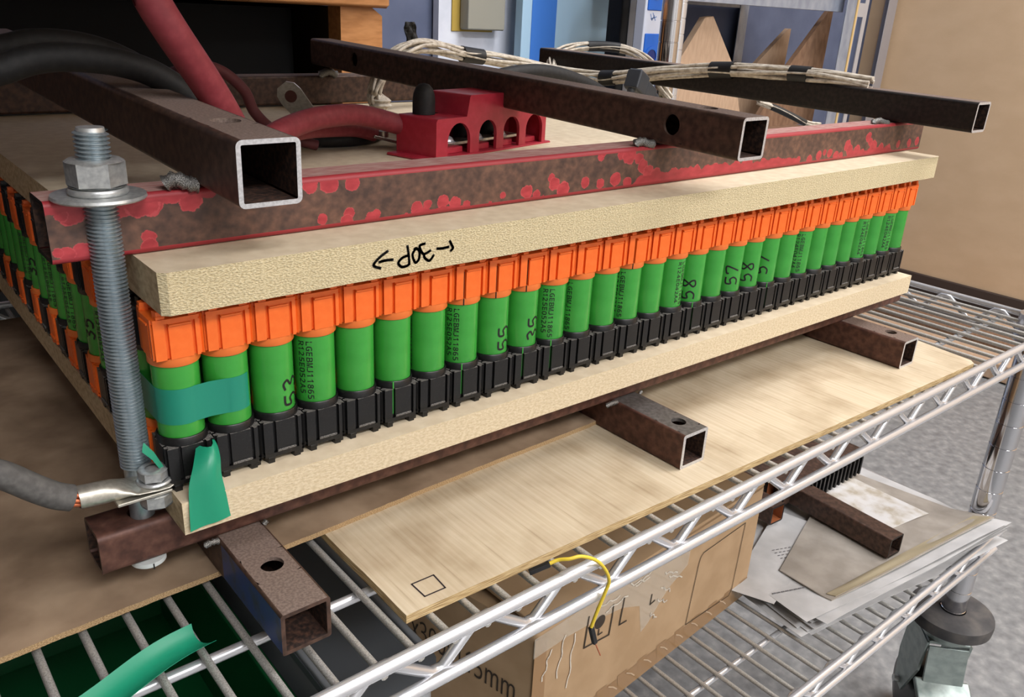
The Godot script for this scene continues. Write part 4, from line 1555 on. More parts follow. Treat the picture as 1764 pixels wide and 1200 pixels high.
func cables() -> void:
	cable("red_cable", [0.0105, 0.235, -0.045, 0.0209, 0.186, -0.050, 0.0220, 0.1798, -0.050, 0.0300, 0.1665, -0.052, 0.0440, 0.1480, -0.060, 0.0560, 0.1310, -0.068, 0.0700, 0.1130, -0.085, 0.0900, 0.0995, -0.110], 0.0072, M.red_cable, "thick red cable coming down from above behind the nearest top tube")
	cable("red_cable", [0.080, 0.1335, -0.235, 0.0904, 0.1428, -0.2, 0.1059, 0.1405, -0.2, 0.1196, 0.1291, -0.2, 0.1261, 0.115, -0.2, 0.1371, 0.1030, -0.19, 0.1600, 0.0955, -0.185], 0.0034, M.maroon_cable, "thin dull maroon cable looping in the dark behind the nearest top tube")
	cable("red_cable", [0.070, 0.1010, -0.105, 0.101, 0.1130, -0.12, 0.1281, 0.1168, -0.14, 0.1521, 0.1184, -0.15, 0.1778, 0.1168, -0.16, 0.2066, 0.1100, -0.165, 0.2250, 0.1040, -0.160], 0.0066, M.red_cable, "red cable arching across to the left end of the terminal block")
	cable("red_cable", [0.090, 0.1080, -0.135, 0.1205, 0.1102, -0.145, 0.1531, 0.1075, -0.172, 0.189, 0.1041, -0.188, 0.2060, 0.1000, -0.190], 0.0052, M.red_cable, "short red cable lying under the arching one, ending in a lug")
	var b := mb()
	b.box(Vector3(0.2120, 0.0965, -0.190), Vector3(0.020, 0.0022, 0.012), 0.0006, Basis(Vector3.BACK, -0.25))
	b.lathe([Vector2(0, 0), Vector2(0.0040, 0), Vector2(0.0040, 0.004), Vector2(0, 0.004)], Vector3(0.2130, 0.0975, -0.190), Basis(), 14)
	solo("cable_lug", b, M.tin, "small tinned lug on the end of the short red cable", "cable lug", P(0.212, 0.0955, -0.19))
	cable("black_cable", [0.120, 0.0980, -0.232, 0.1563, 0.0965, -0.2159, 0.1648, 0.0965, -0.205, 0.1800, 0.0965, -0.199, 0.2000, 0.0965, -0.200, 0.2250, 0.0965, -0.215], 0.0056, M.black_cable, "black cable lying on the board below the red ones")
	cable("black_cable", [0.340, 0.0985, -0.31, 0.3726, 0.1150, -0.3, 0.3951, 0.1245, -0.3, 0.4221, 0.1294, -0.3, 0.4504, 0.1304, -0.3, 0.4805, 0.1266, -0.3, 0.5127, 0.1182, -0.3, 0.5379, 0.1084, -0.3, 0.560, 0.0980, -0.3], 0.0070, M.black_cable, "black cable arching behind the middle top tube")
	cable("black_cable", [-0.075, 0.1480, -0.16, -0.0219, 0.1546, -0.15, -0.0021, 0.1585, -0.15, 0.0181, 0.1573, -0.15, 0.0363, 0.1513, -0.15, 0.0551, 0.1399, -0.15, 0.0694, 0.1300, -0.15, 0.090, 0.1150, -0.155], 0.0056, M.black_cable, "upper of the two black cables arching over the nearest top tube")
	cable("black_cable", [-0.080, 0.1360, -0.11, -0.0314, 0.1483, -0.1, -0.0155, 0.1531, -0.1, -0.0017, 0.1546, -0.1, 0.0171, 0.1530, -0.1, 0.034, 0.1480, -0.1, 0.0492, 0.1382, -0.1, 0.0600, 0.1290, -0.1, 0.0800, 0.1080, -0.11], 0.0062, M.black_cable, "lower of the two black cables arching over the nearest top tube")
	# bare lug standing up
	var ly := Vector3(-0.55, 0.78, -0.30).normalized()
	var lz := Vector3(-0.55, -0.05, 0.83)
	lz = (lz - ly * lz.dot(ly)).normalized()
	var lb := Basis(ly.cross(lz), ly, lz)
	var ls := Transform3D(lb * Basis.from_scale(Vector3(1.45, 1.45, 1.45)), Vector3(0.1840, 0.1170, -0.27))
	b = mb()
	b.xf = b.xf * ls
	var c := Vector3.ZERO
	b.prism(PackedVector2Array([Vector2(-0.0062, 0), Vector2(-0.0055, -0.004), Vector2(-0.0028, -0.0068), Vector2(0.0028, -0.0068), Vector2(0.0055, -0.004), Vector2(0.0062, 0), Vector2(0.0052, 0.013), Vector2(-0.0052, 0.013)]), -0.0009, 0.0009, false, c, Basis(Vector3.RIGHT, Vector3.BACK, Vector3.DOWN))
	b.tube([Vector3(0, -0.011, 0), Vector3(0, -0.016, 0), Vector3(0, -0.024, 0.001)], 0.0048, 14)
	var lg := solo("cable_lug", b, M.tin, "pale tinned cable lug standing up in the dark behind the terminal block", "cable lug", P(0.19, 0.092, -0.27))
	b = mb()
	b.xf = b.xf * ls
	b.lathe([Vector2(0, -0.00105), Vector2(0.0030, -0.00105), Vector2(0.0030, 0.00105), Vector2(0, 0.00105)], c, Basis(Vector3.RIGHT, Vector3.BACK, Vector3.DOWN), 20)
	part("hole", b, plain(c8(70, 30, 20), 0.7), lg)
	bundle([0.3131, 0.0935, -0.36, 0.3072, 0.1055, -0.36, 0.3134, 0.1229, -0.36, 0.3287, 0.1387, -0.362, 0.3569, 0.1473, -0.37, 0.3899, 0.1461, -0.38, 0.4212, 0.1405, -0.385, 0.4578, 0.1364, -0.385, 0.4881, 0.1322, -0.38, 0.5220, 0.1262, -0.37, 0.545, 0.123, -0.34, 0.554, 0.1228, -0.315, 0.557, 0.1275, -0.28, 0.560, 0.1350, -0.235, 0.566, 0.1405, -0.19, 0.5695, 0.1428, -0.15, 0.572, 0.1436, -0.11, 0.574, 0.1434, -0.07, 0.579, 0.1412, -0.04], 11, 0.0017, Vector2(0.0062, 0.0052), M.white_wire, "long bundle of pale wires looping up from the board and along the right top tube", [[0.115, 0.155], [0.335, 0.375], [0.605, 0.635], [0.78, 0.81], [0.895, 0.915]])
	bundle([0.5558, 0.1240, -0.40, 0.5700, 0.1325, -0.415, 0.5850, 0.1420, -0.42, 0.6171, 0.1475, -0.42, 0.6441, 0.1490, -0.4, 0.6623, 0.1450, -0.38, 0.6720, 0.1340, -0.36, 0.6800, 0.1130, -0.35, 0.690, 0.0960, -0.34], 9, 0.0014, Vector2(0.0046, 0.0040), M.white_wire, "short bundle of pale wires over the far end of the right top tube", [[0.42, 0.56]])
	# drooping end with dark sleeve under the right top tube
	bundle([0.690, 0.1060, -0.22, 0.712, 0.0990, -0.21, 0.735, 0.0900, -0.20, 0.752, 0.0840, -0.195, 0.770, 0.0820, -0.19], 4, 0.0013, Vector2(0.0024, 0.0020), M.white_wire, "wire end in a dark sleeve hanging under the right top tube", [[0.2, 0.68]])
	# crumpled tape at the foot of the long bundle and the tuft of black tape
	b = mb()
	var pr := []
	for k in 9:
		pr.append(Vector2(0.0095 * sin(PI * k / 8.0) * (1.0 + 0.18 * sin(k * 2.6)) + 0.0002, 0.0908 + 0.0022 * k))
	b.lathe(pr, Vector3(0.3125, 0, -0.358), Basis(), 9)
	solo("tape_wad", b, M.white_wire, "crumpled pale tape wad at the foot of the long wire bundle", "tape", P(0.3125, 0.0908, -0.358))
	var g := []
	for i in 8:
		var row := []
		for k in 5:
			row.append(Vector3(0.3560 + 0.0150 * (k / 4.0 - 0.5) * (1.0 - 0.35 * i / 7.0) - 0.0015 * i * 0.4, 0.1500 + 0.0026 * i, -0.372 + 0.0022 * sin(k * 2.1 + i)))
		g.append(row)
	b = mb()
	b.sheet(g, 0.0012)
	solo("tape_strip", b, M.black_tape, "tuft of black tape sticking up from the loop of pale wires", "tape", P(0.356, 0.15, -0.372))
	# black plug lying against the middle tube
	b = mb()
	var bs := Basis(Vector3.UP, 0.25) * Basis(Vector3.BACK, -0.42)
	var c0 := Vector3(0.4760, 0.1300, -0.2000)
	b.box(c0, Vector3(0.0190, 0.0180, 0.0150), 0.0022, bs)
	b.box(c0 + bs * Vector3(0.0190, -0.0008, 0), Vector3(0.0220, 0.0135, 0.0140), 0.0018, bs)
	b.lathe([Vector2(0, 0), Vector2(0.0066, 0), Vector2(0.0062, 0.008), Vector2(0.0045, 0.020), Vector2(0, 0.0205)], c0 + bs * Vector3(0.0295, -0.0008, 0), bs * Basis(Vector3.BACK, -PI / 2), 20)
	b.tube(cat([c0 + bs * Vector3(-0.005, -0.008, 0), c0 + Vector3(-0.010, -0.020, 0.002), c0 + Vector3(-0.004, -0.034, 0.010), c0 + Vector3(0.020, -0.036, 0.030)], 6), 0.0036, 12)
	solo("plug", b, plain(c8(52, 56, 62), 0.5), "dark grey angular plug standing behind the middle top tube", "plug", P(c0.x, 0.092, c0.z))


func jumper() -> void:
	var pts := V3([0.1300, -0.0575, 0.0860, 0.1365, -0.0550, 0.0885, 0.1406, -0.0536, 0.0925, 0.1462, -0.0534, 0.0945, 0.1544, -0.0579, 0.0965, 0.1613, -0.0659, 0.0968, 0.1657, -0.0748, 0.0965, 0.1645, -0.0813, 0.0960, 0.1605, -0.0919, 0.0955, 0.1579, -0.1007, 0.0950])
	var b := mb()
	b.tube(cat(pts, 8), 0.0009, 10)
	var t := solo("jumper_wire", b, plain(c8(214, 186, 52), 0.5), "thin yellow jumper wire hooked over the front rail of the shelf", "wire", P(0.155, -0.133, 0.095))
	b = mb()
	b.box(Vector3(0.1285, -0.0580, 0.0852), Vector3(0.0105, 0.0026, 0.0026), 0.0004, Basis(Vector3.UP, -0.45) * Basis(Vector3.BACK, 0.35))
	part("plug_sleeve", b, M.black_tape, t)
	b = mb()
	b.box(Vector3(0.1598, -0.1066, 0.0950), Vector3(0.0026, 0.0125, 0.0026), 0.0004, Basis(Vector3.BACK, 0.32))
	part("plug_sleeve", b, M.black_tape, t)
	b = mb()
	b.tube([Vector3(0.1620, -0.1126, 0.0950), Vector3(0.1672, -0.1235, 0.0950)], 0.00035, 6)
	part("pin", b, M.copper, t)


# ---------------------------------------------------------------- things on the lower shelf
func words(txt: String, mono: bool, o: Vector3, right: Vector3, up: Vector3, high: float, wide: float, parent: Node3D, m: Material) -> void:
	var tm := TextMesh.new()
	var f := SystemFont.new()
	f.font_names = PackedStringArray(["Droid Sans Mono" if mono else "Droid Sans"])
	tm.font = f
	tm.text = txt
	tm.font_size = 32
	tm.depth = 0.0
	tm.horizontal_alignment = HORIZONTAL_ALIGNMENT_LEFT
	var a := tm.get_mesh_arrays()
	var vv: PackedVector3Array = a[Mesh.ARRAY_VERTEX]
	var ix: PackedInt32Array = a[Mesh.ARRAY_INDEX]
	var lo := Vector2(1e9, 1e9)
	var hi := Vector2(-1e9, -1e9)
	for p in vv:
		lo = lo.min(Vector2(p.x, p.y))
		hi = hi.max(Vector2(p.x, p.y))
	var b := mb()
	var nn := right.cross(up).normalized()
	for k in range(0, ix.size(), 3):
		var q := []
		for w in 3:
			var p := vv[ix[k + w]]
			q.append(o + right * ((p.x - lo.x) / (hi.x - lo.x) * wide) + up * ((p.y - lo.y) / (hi.y - lo.y) * high))
		b.tri(q[0], q[1], q[2], nn, nn, nn)
	part("printed_text", b, m, parent)


func lower_shelf_things() -> void:
	var yb := -0.2984
	# cardboard box
	var A := Vector3(0.2003, 0, 0.0126)
	var B := Vector3(0.4820, 0, -0.0100)
	var C := Vector3(0.4700, 0, -0.250)
	var D := Vector3(0.1480, 0, -0.235)
	var yt := -0.186
	var t := thing("cardboard_box", "brown cardboard box with clear tape and printed marks on the lower shelf", "box", P(0.33, yb, -0.12))
	var b := mb()
	var poly := PackedVector2Array()
	var cs := [A, B, C, D]
	for i in 4:
		var p: Vector3 = cs[i]
		var q: Vector3 = cs[(i + 3) % 4]
		var r: Vector3 = cs[(i + 1) % 4]
		for k in 5:
			var s := k / 4.0
			var e0 := p + (q - p).normalized() * 0.005
			var e1 := p + (r - p).normalized() * 0.005
			var m := e0.lerp(p, s).lerp(p.lerp(e1, s), s)
			poly.append(Vector2(m.x, m.z))
	b.prism(poly, yb, yt, true)
	part("carton", b, M.card, t)
	var lx := (B - A).normalized()
	var nf := Vector3(-lx.z, 0, lx.x)
	if nf.z < 0:
		nf = -nf
	var f := func(u: float, y: float, off: float) -> Vector3: return A + lx * u / 1000.0 + Vector3.UP * y / 1000.0 + nf * off
	# folded flaps on top with a gap between them
	for q in [[A, B, 0.108, 0.06], [D, C, 0.112, -0.05]]:
		var inw: Vector3 = (q[0] - q[1]).cross(Vector3.UP).normalized()
		if inw.dot((C + A) / 2 - (q[0] + q[1]) / 2) < 0:
			inw = -inw
		var tl: Vector3 = (Vector3.UP * q[3] + inw).normalized()
		var ab: Vector3 = (q[1] - q[0])
		b = mb()
		var mid: Vector3 = (q[0] + q[1]) / 2 + Vector3.UP * (yt + 0.003) + tl * q[2] / 2
		b.box(mid, Vector3(ab.length() - 0.004, 0.0035, q[2]), 0.001, Basis(ab.normalized(), tl.cross(ab.normalized()).normalized(), tl).orthonormalized())
		part("flap", b, M.card, t)
	# clear tape, glossy
	var clear := plain(Color(0.86, 0.83, 0.76, 0.30), 0.10)
	clear.transparency = BaseMaterial3D.TRANSPARENCY_ALPHA
	for tp in [[[-2, -188], [174, -188], [172, -214], [150, -224], [140, -232], [126, -246], [118, -250], [112, -222], [90, -212], [60, -207], [30, -204], [-2, -204]]]:
		var g := PackedVector2Array()
		for q in tp:
			g.append(Vector2(q[0], q[1]))
		var ix := Geometry2D.triangulate_polygon(g)
		b = mb()
		for k in range(0, ix.size(), 3):
			b.tri(f.call(g[ix[k]].x, g[ix[k]].y, 0.0004), f.call(g[ix[k + 1]].x, g[ix[k + 1]].y, 0.0004), f.call(g[ix[k + 2]].x, g[ix[k + 2]].y, 0.0004), nf, nf, nf)
		part("clear_tape", b, clear, t)
	var brown := plain(c8(144, 112, 76), 0.3)
	b = mb()
	var steps := 22
	for k in steps:
		var u0 := 12.0 + 270.0 * k / steps
		var u1 := 12.0 + 270.0 * (k + 1) / steps
		var y1 := -281.0 + 2.5 * (k % 2)
		b.quad(f.call(u0, -297.8, 0.0003), f.call(u1, -297.8, 0.0003), f.call(u1 - 3, y1, 0.0003), f.call(u0 - 3, y1, 0.0003), nf)
	part("brown_tape", b, brown, t)
	b = mb()
	for q in [[-1.0, 13.0]]:
		b.quad(f.call(q[0], -298, 0.0003), f.call(q[1], -298, 0.0003), f.call(q[1] - 3, -190, 0.0003), f.call(q[0], -190, 0.0003), nf)
	part("brown_tape", b, brown, t)
	for q in [[140, -206, 158, -214], [146, -212, 166, -222], [138, -218, 152, -228], [134, -228, 148, -236], [128, -238, 136, -246], [60, -196, 84, -199], [96, -195, 120, -201], [28, -202, 22, -236], [38, -206, 35, -250], [14, -206, 8, -228], [104, -200, 128, -194], [70, -205, 96, -203]]:
		var wp := []
		var wn := []
		for k in 9:
			var u := k / 8.0
			wp.append(f.call(lerpf(q[0], q[2], u) + 1.2 * sin(u * 11.0 + q[0]), lerpf(q[1], q[3], u) + 1.1 * cos(u * 13.0 + q[1]), 0.0007))
			wn.append(nf)
		b = mb()
		b.ribbon(wp, wn, 0.0011)
		part("tape_wrinkle", b, plain(c8(206, 198, 184), 0.3), t)
	for k in 12:
		var u2 := 20.0 + 21.5 * k
		b = mb()
		b.ribbon([f.call(u2, -282.0, 0.0007), f.call(u2 + 6, -286.0, 0.0007), f.call(u2 + 11, -291.0, 0.0007)], [nf, nf, nf], 0.0010)
		part("tape_wrinkle", b, plain(c8(190, 166, 138), 0.4), t)
	# printed marks on the front
	for st in [[[183.1, -278.9, 189.0, -222, 190.5, -216, 194, -212.7, 256.5, -211.4, 256.5, -213.4, 253.0, -277.7, 251.5, -281, 249.1, -283.8, 183.1, -278.9], 0.0008], [[52, -199, 49.8, -224.9, 77.4, -229.0, 79, -212.5, 79, -203], 0.0014], [[91.5, -203, 88.9, -226.5, 97.1, -227.3], 0.0014], [[126.5, -219.0, 125.9, -227.9, 131.5, -227.0], 0.0014], [[64.8, -217, 64.8, -222, 69, -222], 0.0012]]:
		var pts := []
		var ns := []
		for i in range(0, st[0].size(), 2):
			pts.append(f.call(st[0][i], st[0][i + 1], 0.0006))
			ns.append(nf)
		b = mb()
		b.ribbon(pts, ns, st[1])
		part("printed_mark", b, M.print_box, t)
	b = mb()
	b.lathe([Vector2(0, 0.0005), Vector2(0.0055, 0.0005), Vector2(0.0055, 0.0006), Vector2(0, 0.0006)], f.call(65.3, -210.8, 0.0), Basis(lx, nf, Vector3.UP), 24)
	part("printed_mark", b, M.print_box, t)
	var ll := (A - D).normalized()
	var nl := Vector3(-ll.z, 0, ll.x)
	if nl.x > 0:
		nl = -nl
	words("x300x115mm", false, A - ll * 0.112 + Vector3.UP * -0.2505 + nl * 0.0005, ll, (Vector3.UP).normalized(), 0.0185, 0.098, t, M.print_box)
	# grey plastic tote with a lid, left of the box
	t = thing("plastic_tote", "grey translucent plastic tote with a lid beside the green crate on the lower shelf", "tote", P(0.03, yb, -0.12))
	b = mb()
	var tub := PackedVector2Array()
	for q in rr(0.062, 0.29, 0.016):
		tub.append(Vector2(0.070 + q.x, -0.285 + q.y))
	b.prism(tub, yb, -0.185, true)
	part("tub", b, plain(c8(150, 154, 158), 0.3), t)
	b = mb()
	var lid := PackedVector2Array()
	for q in rr(0.068, 0.296, 0.019):
		lid.append(Vector2(0.067 + q.x, -0.288 + q.y))
	b.prism(lid, -0.185, -0.179, true)
	part("lid", b, plain(c8(88, 92, 96), 0.3), t)
	b = mb()
	b.box(Vector3(0.1310, -0.1775, -0.140), Vector3(0.005, 0.004, 0.25), 0.0015)
	b.box(Vector3(0.0700, -0.1775, -0.140), Vector3(0.005, 0.004, 0.25), 0.0015)
	part("lid_rim", b, plain(c8(140, 144, 148), 0.3), t)
	# dark green crate at the far left
	t = thing("green_crate", "dark green open plastic crate at the left end of the lower shelf", "crate", P(-0.095, yb, -0.1))
	var gm := plain(c8(12, 80, 42), 0.35)
	b = mb()
	b.box(Vector3(-0.095, yb + 0.002, -0.115), Vector3(0.300, 0.004, 0.34), 0.001)
	for s in [-1.0, 1.0]:
		b.box(Vector3(-0.095 + s * 0.1490, yb + 0.05, -0.115), Vector3(0.003, 0.10, 0.34), 0.001)
		b.box(Vector3(-0.095, yb + 0.05, -0.115 + s * 0.1685), Vector3(0.300, 0.10, 0.003), 0.001)
	part("body", b, gm, t)
	b = mb()
	for s in [-1.0, 1.0]:
		b.box(Vector3(-0.095 + s * 0.1510, yb + 0.101, -0.115), Vector3(0.009, 0.005, 0.348), 0.0015)
		b.box(Vector3(-0.095, yb + 0.101, -0.115 + s * 0.1705), Vector3(0.306, 0.005, 0.009), 0.0015)
	part("rim", b, gm, t)
	var coil := []
	for k in 140:
		var a := TAU * k / 40.0
		coil.append(Vector3(-0.120 + cos(a) * (0.075 - 0.002 * (k / 40.0)), yb + 0.016 + 0.010 * k / 40.0, -0.085 + sin(a) * (0.085 - 0.002 * (k / 40.0))))
	b = mb()
	b.tube(coil, 0.0052, 10)
	solo("coiled_cable", b, M.black_cable, "coil of black cable lying in the dark green crate", "cable", P(-0.120, yb + 0.005, -0.085))
	# paper on the right
	var corners := [[0.447, 0.004], [0.526, 0.052], [0.773, 0.0905], [0.760, -0.075], [0.560, -0.110]]
	for k in 9:
		var y := yb + 0.0008 + 0.0012 * k
		var dx := rng.randf_range(-0.012, 0.012)
		var dz := rng.randf_range(-0.010, 0.010)
		var tw := rng.randf_range(-0.05, 0.05)
		var g := []
		for i in 13:
			var row := []
			for j in 9:
				var u := i / 12.0
				var v := j / 8.0
				var p := Vector2(-0.145 + 0.29 * u, -0.10 + 0.20 * v).rotated(tw + 0.14)
				var x := 0.628 + dx + p.x
				var z := -0.020 + dz + p.y
				var lift := 0.0025 * k * (0.3 + 0.7 * v) * (1.0 - u * 0.2)
				var edge := maxf(0.0, z - 0.055)
				row.append(Vector3(minf(x, 0.7665), y + lift * 0.35 + 0.0016 * sin(u * 7.0 + k) * v + edge * (0.10 + 0.02 * k), z))
			g.append(row)
		b = mb()
		b.sheet(g, 0.0002)
		var o := ["at the bottom", "second from the bottom", "third from the bottom", "fourth from the bottom", "in the middle", "fourth from the top", "third from the top", "second from the top", "topmost"][k] as String
		solo("paper_sheet", b, M.paper, "white paper sheet %s of the pile on the lower shelf" % o, "paper", P(0.63, y, -0.02), "white sheets in the pile on the lower shelf")
	var top_y := yb + 0.0175
	# taupe envelope on the pile
	var sheet_at := func(called: String, cn: Array, m: Material, th: float, lift: float, label: String) -> MeshInstance3D:
		var g := []
		for i in 9:
			var row := []
			for j in 9:
				var u := i / 8.0
				var v := j / 8.0
				var a: Vector2 = cn[0].lerp(cn[1], u)
				var c: Vector2 = cn[3].lerp(cn[2], u)
				var p := a.lerp(c, v)
				row.append(Vector3(p.x, top_y + lift + maxf(0.0, p.y - 0.05) * 0.22 + 0.0008 * sin(u * 6.0) * sin(v * 5.0), p.y))
			g.append(row)
		var w := mb()
		w.sheet(g, th)
		return solo(called, w, m, label, "paper", P(cn[0].x, top_y + lift, cn[0].y))
	sheet_at.call("envelope", [Vector2(0.512, 0.002), Vector2(0.735, -0.070), Vector2(0.760, 0.088), Vector2(0.511, 0.055)], M.kraft, 0.0010, 0.0016, "taupe card envelope on top of the paper pile under the rusty tube")
	sheet_at.call("envelope_flap", [Vector2(0.516, 0.047), Vector2(0.750, 0.072), Vector2(0.757, 0.086), Vector2(0.518, 0.0545)], plain(c8(150, 138, 112), 0.7), 0.0006, 0.0026, "darker folded front edge of the taupe envelope")
	sheet_at.call("paper_sheet", [Vector2(0.452, -0.010), Vector2(0.600, -0.060), Vector2(0.612, -0.010), Vector2(0.468, 0.026)], M.paper, 0.0003, 0.0003, "white printed sheet left of the rusty tube on the paper pile")
	sheet_at.call("paper_sheet", [Vector2(0.642, -0.044), Vector2(0.724, -0.050), Vector2(0.722, 0.040), Vector2(0.640, 0.026)], M.paper_dirty, 0.0003, 0.0030, "stained white sheet right of the rusty tube on the paper pile")
	# small print on the top sheet and on the printed sheet, too far away to read
	for q in [["topmost", 0.4800, 0.0180, 1, 9, 0.0034, 0.0011], ["left", 0.5350, -0.0200, 4, 8, 0.0024, 0.0006]]:
		for o in get_children():
			if o.has_meta("category") and o.get_meta("category") == "paper" and (("topmost" in o.get_meta("label")) if q[0] == "topmost" else ("printed sheet left" in o.get_meta("label"))):
				b = mb()
				for r in q[3]:
					for k in q[4]:
						var x: float = q[1] + 0.0042 * k - 0.0016 * r
						var z: float = q[2] + 0.0016 * k + 0.0040 * r
						b.box(Vector3(x, top_y + (0.0012 if q[0] == "left" else 0.0009) + maxf(0.0, z - 0.05) * 0.22, z), Vector3(q[5], 0.0003, q[6]), 0.0, Basis(Vector3.UP, -0.36))
				part("printed_text", b, plain(c8(96, 94, 96), 0.8), o).set_meta("kind", "stuff")
	# loose tubes
	var X := Vector3(0.98, 0, 0.06).normalized()
	var Z := Vector3(0.06, 0, -0.98).normalized()
	t = thing("square_tube", "rusty brown square tube lying across the paper pile on the lower shelf", "metal tube", P(0.6, top_y + 0.004, 0))
	var d := sq_tube(Vector3(0.6070, top_y + 0.0046, 0.0545), X, Vector3.UP, Z, 0.0212, 0.0212, 0.21, 0.0018, 0.002)
	tube_part("tube_wall", t, d, M.rust, M.dark_steel)
	t = thing("square_tube", "short rusty tube end with an orange inside beside the cardboard box", "metal tube", P(0.50, yb + 0.001, -0.06))
	d = sq_tube(Vector3(0.5620, top_y + 0.0046, -0.0440), X, Vector3.UP, Z, 0.0200, 0.0200, 0.16, 0.0018, 0.002)
	tube_part("tube_wall", t, d, M.rust, M.dark_steel, {"inner": plain(c8(150, 84, 44), 0.8)})
	for k in 3:
		t = thing("square_tube", ["dark rusty tube lying along the back of the paper pile, nearest the black combs", "middle dark tube behind the paper pile", "far dark tube behind the paper pile"][k], "metal tube", P(0.62, top_y, -0.12 - 0.03 * k))
		d = sq_tube(Vector3(0.752 - 0.03 * k, top_y + 0.0046, -0.0560 - 0.034 * k), Vector3.FORWARD, Vector3.UP, Vector3.LEFT, 0.0220, 0.0220, 0.15, 0.0018, 0.002)
		tube_part("tube_wall", t, d, M.rust, M.dark_steel, {"inner": plain(c8(150, 84, 44), 0.8)})
	# black comb of ribs in front of those tubes
	t = thing("ribbed_strip", "black ribbed plastic strip standing behind the stained sheet on the paper pile", "plastic strip", P(0.68, top_y + 0.004, -0.08))
	b = mb()
	b.box(Vector3(0.682, top_y + 0.0165, -0.0530), Vector3(0.110, 0.022, 0.004), 0.0008)
	part("back_plate", b, M.black, t)
	for k in 13:
		b = mb()
		b.box(Vector3(0.632 + 0.0084 * k, top_y + 0.0165, -0.0475), Vector3(0.0030, 0.022, 0.0075), 0.0006)
		part("rib", b, M.black, t)


# ---------------------------------------------------------------- what stands behind the cart
func slab(b: MB, poly: Array, z0: float, z1: float) -> void:
	# outline in (x, y), thick along z
	var pv := PackedVector2Array()
	for q in poly:
		pv.append(q)
	b.prism(pv, z0, z1, false, Vector3.ZERO, Basis(Vector3.RIGHT, Vector3.BACK, Vector3.UP))


